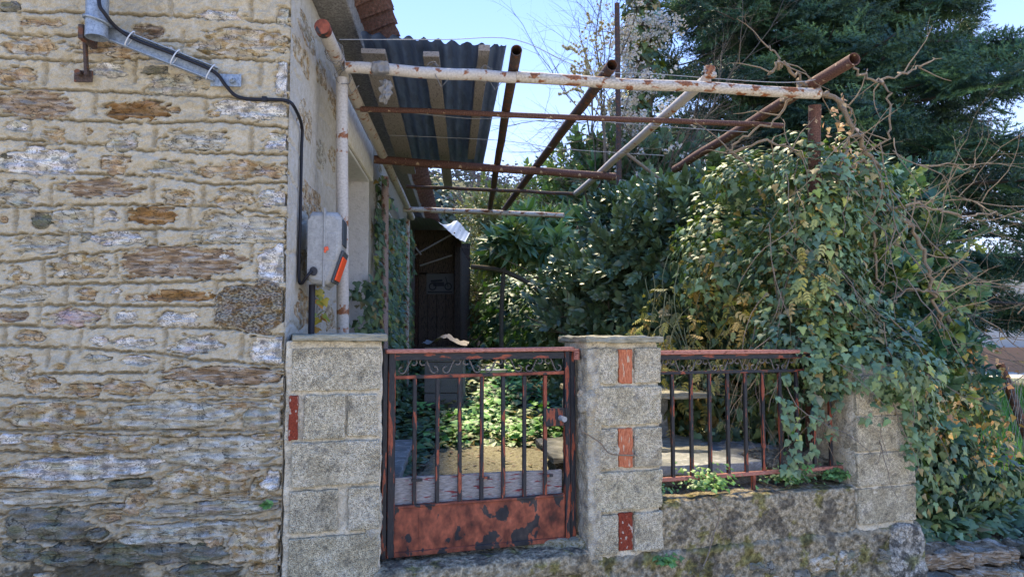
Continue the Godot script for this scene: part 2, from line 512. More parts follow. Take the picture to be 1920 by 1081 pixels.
# along the wall, height, width, height of the stone (mm), kind
const STONES := [
	-1066,2939,163,37,1, -1188,3006,87,47,6, -301,2997,191,48,0, -1088,2839,228,79,1, -612,2909,139,61,3, -778,2833,249,61,1, -202,2873,434,124,2, -32,2998,60,96,4,
	-1149,2702,144,79,1, -774,2739,146,70,0, -504,2682,215,89,4, -569,2742,116,33,6, -25,2710,68,143,0, -953,2758,44,23,2, -1065,2580,324,116,3, -646,2561,249,79,5,
	-489,2569,49,28,1, -161,2578,323,80,0, -320,2556,54,28,2, -1146,2483,87,41,0, -985,2442,92,64,1, -708,2431,142,88,4, -398,2437,269,84,4, -33,2434,150,80,0,
	-843,2468,44,27,2, -1050,2330,305,105,0, -727,2324,119,78,1, -493,2311,196,60,4, -171,2309,362,84,1, -1178,2358,47,27,6, -1119,2198,164,100,4, -779,2221,312,78,3,
	-452,2184,120,69,2, -227,2178,171,97,2, -51,2189,127,79,0, -944,2224,39,32,2, -1177,2079,34,31,1, -1021,2081,78,63,6, -903,2082,157,91,4, -746,2097,74,45,0,
	-563,2104,186,83,5, -179,2052,396,120,4, -331,2104,44,27,2, -1032,1974,190,63,4, -837,2009,43,36,6, -712,2004,219,59,0, -38,1894,167,161,0, -852,1875,222,104,2,
	-437,1903,484,133,3, -1109,1842,90,63,2, -259,1932,44,23,0, -1078,1768,211,67,4, -824,1769,82,54,1, -636,1753,92,31,1, -444,1761,247,54,5, -131,1716,300,192,7,
	-709,1780,39,22,0, -1117,1671,128,44,3, -886,1669,195,67,8, -657,1670,100,49,0, -441,1661,172,59,0, -761,1690,39,22,2, -1055,1584,120,53,1, -767,1570,78,35,0,
	-638,1563,170,40,0, -368,1554,216,77,0, -64,1531,156,109,0, -907,1543,43,22,4, -1101,1450,153,106,2, -780,1494,104,35,4, -612,1485,139,35,0, -225,1423,523,76,3,
	-926,1459,64,26,2, -447,1475,52,22,2, -998,1383,132,79,1, -814,1367,159,62,1, -641,1370,200,58,1, -422,1374,197,49,2, -179,1350,333,40,2, -950,1259,368,114,2,
	-467,1253,494,107,4, -76,1239,173,108,4, -703,1271,52,35,2, -199,1294,177,26,1, -22,1320,67,27,2, -1111,1161,84,43,0, -796,1143,546,83,2, -257,1100,519,120,4,
	-52,1162,133,31,2, -439,1179,131,26,2, -845,1036,595,96,0, -1014,981,255,39,2, -193,1030,185,44,1, -341,972,358,110,2, -37,977,88,80,0, -92,946,66,88,2,
	-607,975,173,35,6, -927,923,451,52,4, -604,890,86,83,1, -288,861,577,61,4, -453,929,130,35,2, -169,914,242,31,2, -711,878,128,26,2, -956,808,318,125,6,
	-438,766,447,83,4, -109,719,211,162,2, -699,834,85,34,1, -1055,698,151,73,6, -858,681,212,90,6, -651,681,171,86,6, -425,685,390,82,6, -274,735,65,65,1,
	-750,770,85,43,6, -52,612,131,35,2, -314,609,260,52,6,
]
const COURSE_X := [-1170, -879, -584, -297, -6]
const COURSES := [[2986, 2990, 2987, 2982, 2964], [2887, 2886, 2875, 2874, 2887], [2779, 2773, 2795, 2807, 2791], [2647, 2646, 2637, 2629, 2614], [2528, 2513, 2508, 2523, 2500], [2427, 2414, 2389, 2380, 2382], [2284, 2282, 2279, 2244, 2257], [2134, 2149, 2152, 2149, 2119], [2018, 2023, 2048, 2047, 2059], [1902, 1932, 1961, 1989, 1996], [1797, 1809, 1815, 1828, 1822], [1711, 1723, 1719, 1718, 1726], [1637, 1624, 1629, 1622, 1597], [1548, 1539, 1521, 1484, 1465], [1424, 1432, 1435, 1452, 1451], [1338, 1327, 1314, 1319, 1311], [1197, 1199, 1196, 1191, 1184], [1114, 1100, 1070, 1038, 1041], [972, 955, 924, 927, 911], [852, 880, 836, 812, 812], [751, 739, 723, 674, 635]]
const UPRIGHTS := [-1142, 2918, -1033, 2716, -658, 2735, -349, 2797, -124, 2731, -820, 2590, -354, 2567, -1089, 2475, -859, 2440, -566, 2431, -158, 2446, -518, 3024, -171, 3025, -464, 2873, -990, 2184, -568, 2206, -355, 2185, -123, 2188, -1127, 2077, -818, 2094, -676, 2105, -413, 2099, -917, 1988, -551, 2014, -396, 2030, -1006, 1858, -708, 1883, -147, 1949, -909, 1762, -704, 1769, -573, 1776, -293, 1777, -1016, 1685, -738, 1672, -545, 1663, -291, 1686, -1152, 1588, -847, 1566, -498, 1572, -179, 1549, -975, 1499, -895, 1499, -508, 1453, -165, 1242, -523, 1074, -713, 1246, -521, 1140]

func course_y(k: int, u: float) -> float:
	var q: Array = COURSES[k]
	if u <= -1.17:
		return q[0] * 0.001
	for i in 4:
		if u <= COURSE_X[i + 1] * 0.001:
			var t: float = (u - COURSE_X[i] * 0.001) / ((COURSE_X[i + 1] - COURSE_X[i]) * 0.001)
			t = t * t * (3.0 - 2.0 * t)
			return lerpf(q[i], q[i + 1], t) * 0.001
	return q[4] * 0.001

# a stone's outline: 1 on its edge, less inside; broken, never quite an oval
func stone_r(s: Array, x: float, y: float) -> float:
	var id: float = s[0] * 13.0 + s[1] * 7.0
	var lean := noise.get_noise_2d(id * 31.0, 1.0) * 0.09
	var du: float = (x + y * lean * 3.0) / (s[2] * 0.5)
	var dv: float = (y - x * lean) / (s[3] * 0.5)
	var e := 2.7 + 1.6 * noise.get_noise_2d(id * 17.0, 5.0)
	var r := pow(pow(absf(du), e) + pow(absf(dv), e), 1.0 / e)
	var l := sqrt(du * du + dv * dv) + 0.0001
	return r * (1.0 + 0.26 * noise.get_noise_3d(du / l * 1.3, dv / l * 1.3, id))

# how far a point lies outside (+) or inside (-) a stone's ragged outline
func stone_gap(s: Array, u: float, v: float) -> float:
	var half := minf(s[2] * 0.5, s[3] * 0.5)
	var rag := clampf(half / 0.045, 0.25, 1.0) * (0.6 if s[1] < 1.3 else 1.0)
	return (stone_r(s, u - s[0], v - s[1]) - 1.0) * half + (noise.get_noise_3d(u * 16.0, v * 34.0, s[0] * 3.0) * 0.024 + noise.get_noise_3d(u * 55.0, v * 95.0, 4.0) * 0.009) * rag

func stone_mesh(s: Array, proud: float, layered: float, edge := 0.0, flat := 1.0) -> ArrayMesh:
	var b := MB.new()
	var fine: bool = s[2] > 0.1
	var segs := 54 if fine else 30
	var rings := 14 if fine else 7
	var id: float = s[0] * 13.0 + s[1] * 7.0
	var tone := 1.0 + noise.get_noise_2d(id * 40.0, 3.0) * 0.25
	var low := smoothstep(1.5, 1.1, s[1])
	for k in rings + 1:
		var t := 1.2 * float(k) / rings
		for i in segs:
			var a := TAU * i / segs
			var x: float = cos(a) * s[2] * 0.5
			var y: float = sin(a) * s[3] * 0.5
			var f := t / maxf(0.3, stone_r(s, x, y))
			x *= f
			y *= f
			var gx: float = s[0] + x
			var gy: float = s[1] + y
			var over := maxf(0.0, gx + 0.012 - edge)
			x -= over
			gx -= over
			var z := proud + noise.get_noise_3d(gx * 9.0, gy * 22.0, id) * (0.012 + low * 0.012)
			var lay := noise.get_noise_3d(gx * 4.0, gy * 30.0, id + 9.0) * 3.4
			z += (floorf(lay) + smoothstep(0.8, 1.0, lay - floorf(lay))) * layered * (1.0 + low)
			z += noise.get_noise_3d(gx * 60.0, gy * 120.0, id) * 0.006
			z -= smoothstep(0.98 - low * 0.12, 1.2, t) * 0.03 + minf(over, 0.03) * 0.6
			var sh := tone * (1.0 + noise.get_noise_3d(gx * 14.0, gy * 40.0, id + 5.0) * 0.24 + noise.get_noise_3d(gx * 70.0, gy * 90.0, id + 5.0) * 0.16)
			b.col = Color(sh, sh * (1.0 + noise.get_noise_2d(gx * 12.0, gy * 20.0 + id) * 0.07), sh * (1.0 + noise.get_noise_2d(gx * 9.0 + id, gy * 16.0) * 0.14))
			b.p(Vector3(x, y, z * flat))
	for k in rings:
		for i in segs:
			var a := k * segs + i
			var d := k * segs + (i + 1) % segs
			b.quad(a, d, d + segs, a + segs)
	return b.made()

func stain(u: float, v: float) -> float:
	# the dark, mossy foot of the wall, with a ragged outline
	var d := (0.82 + noise.get_noise_2d(u * 3.0, 2.0) * 0.1 - u * -0.06) - v
	d += noise.get_noise_3d(u * 10.0, v * 10.0, 1.0) * 0.16 + noise.get_noise_3d(u * 50.0, v * 50.0, 2.0) * 0.09
	d -= smoothstep(-0.75, -0.35, u) * 0.22
	return smoothstep(0.0, 0.1, d)

func mortar_sheet(stones: Array, u0: float, u1: float, v0: float, v1: float, su: float, sv: float, grooves: bool, drop := 0.034, flat := 1.0) -> ArrayMesh:
	var b := MB.new()
	var cells := {}
	var cs := 0.1
	for s in stones:
		for i in range(floori((s[0] - s[2] * 0.5 - 0.04) / cs), floori((s[0] + s[2] * 0.5 + 0.04) / cs) + 1):
			for j in range(floori((s[1] - s[3] * 0.5 - 0.04) / cs), floori((s[1] + s[3] * 0.5 + 0.04) / cs) + 1):
				var key := Vector2i(i, j)
				if not cells.has(key):
					cells[key] = []
				cells[key].append(s)
	var nu := int((u1 - u0) / su) + 1
	var nv := int((v1 - v0) / sv) + 1
	var lines := []
	for i in nu:
		var col := []
		if grooves:
			for k in COURSES.size():
				col.append(course_y(k, u0 + i * su) + noise.get_noise_2d((u0 + i * su) * 22.0, k * 9.0) * 0.007)
		lines.append(col)
	for j in nv:
		for i in nu:
			var u := u0 + i * su
			var v := v0 + j * sv
			var low := smoothstep(1.45, 1.15, v + noise.get_noise_2d(u * 4.0, v * 4.0) * 0.1)
			var z := noise.get_noise_2d(u * 7.0, v * 9.0) * 0.008 + noise.get_noise_2d(u * 24.0, v * 42.0) * (0.0042 + low * 0.006) + noise.get_noise_2d(u * 95.0, v * 120.0) * (0.0012 + low * 0.003)
			var near := 1.0
			for s in cells.get(Vector2i(floori(u / cs), floori(v / cs)), []):
				near = minf(near, stone_gap(s, u, v))
			if near < 0.02:
				z += smoothstep(0.02, 0.004, near) * 0.004
				z -= low * smoothstep(0.009, 0.001, near) * 0.012
				z -= smoothstep(0.004, -0.010, near) * drop
			# trowel flakes and cracks
			var fl := noise.get_noise_3d(u * 7.0, v * 13.0, 5.0) * 2.6 + noise.get_noise_3d(u * 28.0, v * 44.0, 6.0) * 0.5
			z += (floorf(fl) + smoothstep(0.82, 1.0, fl - floorf(fl))) * 0.0028
			var cr := absf(noise.get_noise_3d(u * 5.0, v * 8.0, 15.0) + noise.get_noise_3d(u * 30.0, v * 30.0, 17.0) * 0.08)
			z -= smoothstep(0.018, 0.004, cr) * 0.006 * smoothstep(0.0, 0.25, noise.get_noise_3d(u * 3.0, v * 3.0, 25.0))
			var cut := 0.0
			if grooves:
				var open := smoothstep(-0.004, 0.012, near)
				for y in lines[i]:
					var d: float = absf(v - y)
					if d < 0.012:
						cut = maxf(cut, smoothstep(0.0066, 0.0032, d) * smoothstep(-0.8, -0.45, noise.get_noise_2d(u * 5.0, y * 31.0)))
				for k in range(0, UPRIGHTS.size(), 2):
					var d: float = absf(u - UPRIGHTS[k] * 0.001 + noise.get_noise_2d(k * 5.0, v * 30.0) * 0.006)
					if d < 0.014:
						var dy: float = absf(v - UPRIGHTS[k + 1] * 0.001)
						cut = maxf(cut, smoothstep(0.013, 0.003, d) * smoothstep(0.062, 0.04, dy) * 0.75)
				z -= cut * 0.026 * open
			else:
				for k in 18:
					var d := absf(v - 0.3 - k * 0.165 - noise.get_noise_2d(u * 2.2, k * 17.0) * 0.05 - noise.get_noise_2d(u * 14.0, k * 7.0) * 0.012)
					if d < 0.014:
						z -= smoothstep(0.013, 0.004, d) * 0.045 * smoothstep(-0.3, 0.1, noise.get_noise_2d(u * 3.0, k * 23.0))
			if grooves and u > -0.022:
				z -= pow((u + 0.022) / 0.022, 2.0) * (0.007 if v < 1.6 else 0.02)
			var t := 0.5 + 0.5 * noise.get_noise_2d(u * 3.0 + 40.0, v * 3.5)
			var w := (lin(178, 169, 150) if grooves else lin(186, 183, 176)).lerp(lin(196, 187, 168) if grooves else lin(202, 199, 193), t)
			w = w.lerp(lin(172, 159, 136), clampf(low * (0.65 + 0.5 * noise.get_noise_2d(u * 8.0, v * 8.0 + 9.0)), 0.0, 1.0))
			w = w.lerp(lin(60, 58, 48), stain(u, v) * 0.85)
			b.col = w
			b.p(Vector3(u, v, z * flat))
	for j in nv - 1:
		for i in nu - 1:
			var a := j * nu + i
			b.quad(a, a + nu, a + nu + 1, a + 1)
	return b.made()

var house: Node3D
const HOUSE_AT := Vector3(-0.98, 0, -3.1)
const HOUSE_TURN := 0.0665

func build_house() -> void:
	house = thing("stone_house", "old stone house with rough mortared walls, eave and red tiled roof left of the gate", "house", HOUSE_AT, HOUSE_TURN)
	var rows := []
	for s in range(0, STONES.size(), 5):
		rows.append([STONES[s] * 0.001, STONES[s + 1] * 0.001, STONES[s + 2] * 0.001, STONES[s + 3] * 0.001, STONES[s + 4]])
	# more of the same beyond the picture's edge
	for i in 30:
		var s := [rng.randf_range(-1.5, -1.3), rng.randf_range(0.15, 3.3), rng.randf_range(0.12, 0.45), rng.randf_range(0.06, 0.13), rng.randi() % 6]
		var free := true
		for o in rows:
			if absf(o[0] - s[0]) < (o[2] + s[2]) * 0.5 + 0.02 and absf(o[1] - s[1]) < (o[3] + s[3]) * 0.5 + 0.02:
				free = false
		if free:
			rows.append(s)
	for i in 400:
		var s := [rng.randf_range(-1.3, -0.03), rng.randf_range(0.2, 2.95), rng.randf_range(0.03, 0.09), rng.randf_range(0.016, 0.035), [0, 2, 4, 1][rng.randi() % 4]]
		var free := true
		for o in rows:
			if absf(o[0] - s[0]) < (o[2] + s[2]) * 0.5 + 0.03 and absf(o[1] - s[1]) < (o[3] + s[3]) * 0.5 + 0.022:
				free = false
		if free and (s[1] < 1.3 or i % 4 == 0):
			rows.append(s)
	var wall := part(house, "front_wall", mortar_sheet(rows, -1.4, 0.0, 0.3, 3.3, 0.0056, 0.0037, true), M.mortar)
	for s in rows:
		var low := smoothstep(1.5, 1.1, s[1])
		var proud: float = [-0.004, -0.006, -0.003, -0.004, -0.006, -0.002, 0.0, 0.006, -0.005][s[4]] + low * 0.01
		part(wall, "stone", stone_mesh(s, proud, [0.004, 0.004, 0.003, 0.002, 0.0035, 0.004, 0.003, 0.004, 0.003][s[4]]), M[KINDS[s[4]]], Vector3(s[0], s[1], 0))
	# the long side wall towards the garden
	var side := []
	for i in 170:
		var s := [rng.randf_range(0.2, 4.8), rng.randf_range(1.3, 3.15), rng.randf_range(0.14, 0.5), rng.randf_range(0.09, 0.22), [1, 2, 4, 2, 2, 4][rng.randi() % 6]]
		var free: bool = not (s[0] + s[2] * 0.5 > 1.5 and s[0] - s[2] * 0.5 < 2.75) and not (s[0] + s[2] * 0.5 > 4.0) and s[0] - s[2] * 0.5 > 0.04
		for o in side:
			if absf(o[0] - s[0]) < (o[2] + s[2]) * 0.5 + 0.04 and absf(o[1] - s[1]) < (o[3] + s[3]) * 0.5 + 0.03:
				free = false
		if free:
			side.append(s)
	var sw := part(house, "side_wall", mortar_sheet(side, 0.014, 1.56, 0.3, 3.28, 0.012, 0.006, false, 0.0, 0.2), M.mortar)
	sw.rotation.y = PI / 2
	for s in side:
		if s[0] < 1.5:
			part(sw, "stone", stone_mesh(s, 0.008, 0.003, 99.0, 0.25), M[KINDS[s[4]]], Vector3(s[0], s[1], 0))
	var sw2 := part(house, "side_wall", mortar_sheet(side, 2.68, 4.1, 0.3, 3.28, 0.03, 0.02, false, 0.0, 0.2), M.mortar)
	sw2.rotation.y = PI / 2
	for s in side:
		if s[0] > 2.7:
			part(sw2, "stone", stone_mesh(s, 0.008, 0.003, 99.0, 0.25), M[KINDS[s[4]]], Vector3(s[0], s[1], 0))
	var b := MB.new()
	b.col = lin(165, 158, 144)
	b.box(Vector3(-0.15, 1.79, -7.8), Vector3(0.3, 2.98, 5.6))
	b.box(Vector3(-0.15, 3.06, -2.12), Vector3(0.3, 0.43, 1.13))
	b.box(Vector3(-0.15, 3.06, -4.55), Vector3(0.3, 0.43, 0.91))
	# body behind the sheets
	b.box(Vector3(-2.9, 1.7, -0.06), Vector3(3.0, 3.3, 0.1))
	b.box(Vector3(-0.7, 0.15, -0.06), Vector3(1.4, 0.3, 0.1))
	b.box(Vector3(-0.2, 1.66, -0.79), Vector3(0.3, 3.3, 1.5))
	b.box(Vector3(-0.2, 1.66, -3.39), Vector3(0.3, 3.3, 1.38))
	b.box(Vector3(-2.3, 1.66, -0.2), Vector3(3.9, 3.3, 0.3))
	b.box(Vector3(-4.2, 1.66, -5.3), Vector3(0.3, 3.3, 10.0))
	b.box(Vector3(-2.2, 1.66, -10.4), Vector3(3.8, 3.3, 0.3))
	part(house, "wall_body", b.made(), M.mortar)
	# white reveals of the two openings, with closed doors set deep in them
	for o in [[-1.57, -2.68, 2.84], [-4.11, -5.0, 2.84]]:
		var r := MB.new()
		r.box(Vector3(-0.151, o[2] * 0.5 + 0.15, o[1] - 0.012), Vector3(0.3, o[2] - 0.3, 0.024), Basis.IDENTITY, 0.004)
		r.box(Vector3(-0.151, o[2] * 0.5 + 0.15, o[0] + 0.012), Vector3(0.3, o[2] - 0.3, 0.024), Basis.IDENTITY, 0.004)
		r.box(Vector3(-0.151, o[2] + 0.0, (o[0] + o[1]) * 0.5), Vector3(0.298, 0.03, o[0] - o[1]), Basis.IDENTITY, 0.004)
		var rv := part(house, "door_reveal", r.made(), M.white_plaster)
		var d := MB.new()
		d.col = lin(90, 80, 70)
		d.box(Vector3(-0.26, o[2] * 0.5 + 0.15, (o[0] + o[1]) * 0.5), Vector3(0.05, o[2] - 0.34, o[0] - o[1] - 0.06), Basis.IDENTITY, 0.004)
		part(rv, "door", d.made(), M.shed_wood)
	# plastered lintel face above the first opening
	var lb := MB.new()
	lb.rough(Vector3(0.004, 2.99, -2.12), Vector3(0.03, 0.28, 1.3), 0.01, 0.004, 5.0, 3.0, noise, Vector3i(1, 4, 12))
	part(house, "lintel", lb.made(), M.mortar)
	# concrete eave slab and the tiles over it
	var e := MB.new()
	e.rough(Vector3(-0.25, 3.345, -5.2), Vector3(0.84, 0.12, 10.6), 0.012, 0.012, 4.0, 1.0, noise, Vector3i(6, 2, 60))
	part(house, "eave", e.made(), M.eave)
	var roof := MB.new()
	var pitch := Basis(Vector3(0, 0, 1), -0.42)
	roof.col = lin(120, 80, 64)
	roof.box(Vector3(-1.25, 4.11, -5.2), Vector3(3.1, 0.05, 10.6), pitch)
	roof.box(Vector3(-3.6, 4.02, -5.2), Vector3(2.6, 0.05, 10.6), Basis(Vector3(0, 0, 1), 0.42))
	var rf := part(house, "roof", roof.made(), M.roof_tile)
	var tiles := []
	for k in 3:
		var tm := MB.new()
		for q in 2:
			var wide := 0.082 - q * 0.014
			tm.sheet(9, 5, func(i: int, j: int):
				var a := PI * i / 8.0
				var rr := wide * (1.0 + 0.12 * (1.0 - j / 4.0)) + noise.get_noise_2d(i * 20.0 + k * 50.0, j * 30.0) * 0.004
				return Vector3(j * 0.1, sin(a) * rr - q * 0.012, cos(a) * rr), q == 1)
		tiles.append(tm.made())
	for row in 2:
		for k in 56:
			var o := part(rf, "tile", tiles[rng.randi() % 3], M.roof_tile, Vector3(0.36 - row * 0.36, 3.47 + row * 0.16, -0.06 - k * 0.186))
			o.rotation = Vector3(rng.randf_range(-0.03, 0.03), PI + rng.randf_range(-0.05, 0.05), 0)
			o.rotation.z = -0.42 + rng.randf_range(-0.04, 0.04)

func build_boundary() -> void:
	var at := Vector3(-0.98, 0, -3.1)
	var turn := deg_to_rad(18.0)
	# --- left gate pillar
	var lp := thing("gate_pillar", "block gate pillar against the house corner, with one narrow red brick", "pillar", at, turn)
	var b := MB.new()
	b.rough(Vector3(0.217, 0.9, -0.17), Vector3(0.415, 1.34, 0.32), 0.012, 0.008, 9.0, 2.0, noise, Vector3i(30, 70, 4))
	part(lp, "mortar", b.made(), M.joint)
	blocks(lp, [[0.035, 1.35, 0.415, 1.535], [0.085, 1.145, 0.262, 1.333], [0.273, 1.15, 0.405, 1.333], [0.042, 0.945, 0.413, 1.132], [0.036, 0.75, 0.236, 0.927], [0.279, 0.745, 0.414, 0.93], [0.034, 0.54, 0.414, 0.73], [0.036, 0.33, 0.414, 0.525]])
	b = MB.new()
	b.rough(Vector3(0.045, 1.24, -0.005), Vector3(0.038, 0.19, 0.03), 0.006, 0.005, 20.0, 4.0, noise, Vector3i(3, 8, 2))
	part(lp, "brick", b.made(), M.red_brick)
	b = MB.new()
	b.rough(Vector3(0.235, 1.583, -0.16), Vector3(0.405, 0.028, 0.39), 0.006, 0.008, 7.0, 5.0, noise, Vector3i(20, 2, 14))
	part(lp, "cap", b.made(), M.slate)
	b = MB.new()
	b.rough(Vector3(0.39, 0.77, -0.03), Vector3(0.07, 0.24, 0.068), 0.02, 0.02, 9.0, 7.0, noise, Vector3i(6, 10, 3))
	b.rough(Vector3(0.39, 1.42, -0.03), Vector3(0.06, 0.06, 0.064), 0.02, 0.01, 9.0, 7.0, noise, Vector3i(6, 6, 3))
	part(lp, "patch", b.made(), M.plaster_rough)
	# --- right gate pillar
	var rp := thing("gate_pillar", "concrete block gate pillar between gate and fence with three upright bricks in it", "pillar", at, turn)
	b = MB.new()
	b.rough(Vector3(1.62, 0.98, -0.17), Vector3(0.40, 1.17, 0.32), 0.02, 0.012, 9.0, 12.0, noise, Vector3i(30, 60, 12))
	part(rp, "mortar", b.made(), M.joint)
	blocks(rp, [[1.475, 1.352, 1.582, 1.528], [1.672, 1.352, 1.822, 1.528], [1.45, 1.148, 1.822, 1.338], [1.475, 0.937, 1.578, 1.132], [1.668, 0.937, 1.822, 1.132], [1.45, 0.733, 1.822, 0.922], [1.45, 0.53, 1.575, 0.717], [1.662, 0.53, 1.822, 0.717]])
	for q in [[1.626, 1.437, 0.17], [1.622, 1.037, 0.19], [1.618, 0.631, 0.18]]:
		b = MB.new()
		b.rough(Vector3(q[0], q[1], -0.024), Vector3(0.077, q[2], 0.05), 0.006, 0.006, 30.0, q[1], noise, Vector3i(4, 10, 2))
		part(rp, "brick", b.made(), M.terracotta if q[1] > 0.8 else M.red_brick)
	b = MB.new()
	b.rough(Vector3(1.615, 1.57, -0.16), Vector3(0.425, 0.03, 0.38), 0.006, 0.009, 7.0, 15.0, noise, Vector3i(20, 2, 14))
	part(rp, "cap", b.made(), M.slate)
	b = MB.new()
	b.rough(Vector3(1.45, 0.98, -0.055), Vector3(0.075, 1.1, 0.125), 0.015, 0.010, 12.0, 21.0, noise, Vector3i(8, 50, 6))
	b.rough(Vector3(1.43, 1.27, -0.04), Vector3(0.075, 0.12, 0.12), 0.035, 0.015, 9.0, 23.0, noise, Vector3i(6, 8, 5))
	part(rp, "patch", b.made(), M.plaster_rough)
	# --- end pillar
	var ep := thing("end_pillar", "concrete block end pillar right of the fence, its top buried in ivy", "pillar", at, turn)
	b = MB.new()
	b.rough(Vector3(3.242, 0.9, -0.17), Vector3(0.405, 1.06, 0.33), 0.02, 0.012, 9.0, 32.0, noise, Vector3i(26, 50, 12))
	part(ep, "mortar", b.made(), M.joint)
	blocks(ep, [[3.04, 1.148, 3.449, 1.36], [3.04, 0.944, 3.449, 1.137], [3.04, 0.752, 3.449, 0.934], [3.04, 0.545, 3.449, 0.742]])
	b = MB.new()
	b.rough(Vector3(3.36, 0.25, -0.12), Vector3(0.26, 0.54, 0.3), 0.03, 0.03, 6.0, 41.0, noise, Vector3i(10, 20, 8))
	moss(b, 0.9)
	part(ep, "footing", b.made(), M.sill_concrete)
	# --- wall under gate and fence
	var pw := thing("low_wall", "low mossy concrete wall carrying the gate pillars and iron fence", "wall", at, turn)
	b = MB.new()
	b.rough(Vector3(2.43, 0.6, -0.19), Vector3(1.22, 0.31, 0.36), 0.02, 0.011, 6.0, 51.0, noise, Vector3i(90, 26, 24))
	moss(b, 0.70)
	part(pw, "plinth", b.made(), M.moss_concrete)
	b = MB.new()
	b.sheet(230, 44, func(i: int, j: int):
		var u := -0.0 + i * 0.0152
		var v := 0.02 + j * 0.0125
		var lumps := noise.get_noise_2d(u * 6.0, v * 7.0) * 0.02 + noise.get_noise_2d(u * 21.0, v * 24.0) * 0.011 + noise.get_noise_2d(u * 60.0, v * 64.0) * 0.008
		return Vector3(u, v, 0.012 + lumps - smoothstep(0.5, 0.56, v) * 0.1))
	moss(b, 0.3)
	b.col = Color.WHITE
	b.box(Vector3(1.7, 0.24, -0.25), Vector3(3.4, 0.46, 0.4))
	part(pw, "footing", b.made(), M.moss_concrete)
	b = MB.new()
	b.rough(Vector3(0.9, 0.515, -0.14), Vector3(1.03, 0.10, 0.4), 0.035, 0.014, 9.0, 61.0, noise, Vector3i(60, 8, 24))
	b.rough(Vector3(0.92, 0.575, -0.24), Vector3(0.96, 0.05, 0.16), 0.015, 0.012, 6.0, 63.0, noise, Vector3i(40, 4, 8))
	moss(b, 0.9)
	part(pw, "sill", b.made(), M.moss_concrete)
	for i in 22:
		b = MB.new()
		b.rough(Vector3.ZERO, Vector3(rng.randf_range(0.06, 0.2), rng.randf_range(0.04, 0.1), 0.1), 0.025, 0.03, 9.0, i * 3.0, noise, Vector3i(5, 4, 3))
		part(pw, "stone", b.made(), M.stone_dark if i % 3 else M.stone_tan, Vector3(rng.randf_range(1.9, 3.3), rng.randf_range(0.22, 0.4), rng.randf_range(-0.04, -0.02)))

# moss cushions in ragged patches, most of them on the upper edge
func moss(b: MB, from: float) -> void:
	for i in b.v.size():
		var q := b.v[i]
		var d := noise.get_noise_3d(q.x * 7.0, q.y * 5.0, q.z * 7.0) + noise.get_noise_3d(q.x * 30.0, q.y * 30.0, q.z * 30.0) * 0.35 + smoothstep(from, from + 0.08, q.y) * 0.2
		var m := smoothstep(0.34, 0.46, d)
		b.c[i] = Color(1, 1, 1).lerp(Color(0.55, 0.58, 0.2), m * 0.8)

func blocks(parent: Node, list: Array) -> void:
	for q in list:
		var b := MB.new()
		var t := 0.92 + rng.randf() * 0.16
		b.col = Color(t, t, t * rng.randf_range(0.95, 1.0))
		b.rough(Vector3((q[0] + q[2]) * 0.5, (q[1] + q[3]) * 0.5, -0.045 + rng.randf_range(0.0, 0.006)), Vector3(q[2] - q[0], q[3] - q[1], 0.1), 0.008, 0.006, 12.0, q[0] * 9.0 + q[1] * 31.0, noise, Vector3i(int((q[2] - q[0]) / 0.012), int((q[3] - q[1]) / 0.012), 2))
		for i in b.v.size():
			var w := b.v[i]
			var k := 1.0 + noise.get_noise_3d(w.x * 5.0, w.y * 6.0, q[0] * 7.0) * 0.22 + noise.get_noise_3d(w.x * 26.0, w.y * 26.0, 3.0) * 0.2
			var dirt := smoothstep(0.1, 0.4, noise.get_noise_3d(w.x * 7.0, w.y * 7.0, 41.0) + noise.get_noise_3d(w.x * 40.0, w.y * 40.0, 43.0) * 0.4 + (0.25 if w.y < 0.75 else 0.0))
			b.c[i] = Color(k, k * 0.99, k * 0.96).lerp(Color(0.5, 0.47, 0.4) * k, dirt * 0.5) * b.c[i]
		part(parent, "concrete_block", b.made(), M.block)

# ---------- iron gate and fence ----------
func s_scroll(b: MB, a: Vector2, d: Vector2, z: float) -> void:
	var r := 0.018
	var s := signf(d.x - a.x)
	var path := []
	# curl round the low eye, opening upward
	for i in 12:
		var t := lerpf(0.45 * PI, 1.88 * PI, i / 11.0)
		var rr := r * lerpf(0.7, 1.0, i / 11.0)
		path.append(Vector3(a.x + s * cos(t) * rr, a.y + sin(t) * rr, z))
	for i in 12:
		var t := lerpf(0.9 * PI, -0.75 * PI, i / 11.0)
		var rr := r * lerpf(1.0, 0.7, i / 11.0)
		path.append(Vector3(d.x + s * cos(t) * rr, d.y + sin(t) * rr, z))
	b.tube(path, 0.0042, 6)

func scrolls(parent: Node, x0: float, x1: float, n: int, low: float, high: float, z: float) -> void:
	var step := (x1 - x0) / n
	for i in n:
		for h in 2:
			var b := MB.new()
			var c := x0 + step * (i + 0.5)
			var sg := -1.0 if h == 0 else 1.0
			s_scroll(b, Vector2(c + sg * step * 0.37, low), Vector2(c + sg * step * 0.105, high), z)
			part(parent, "scroll", b.made(), M.iron_worn)

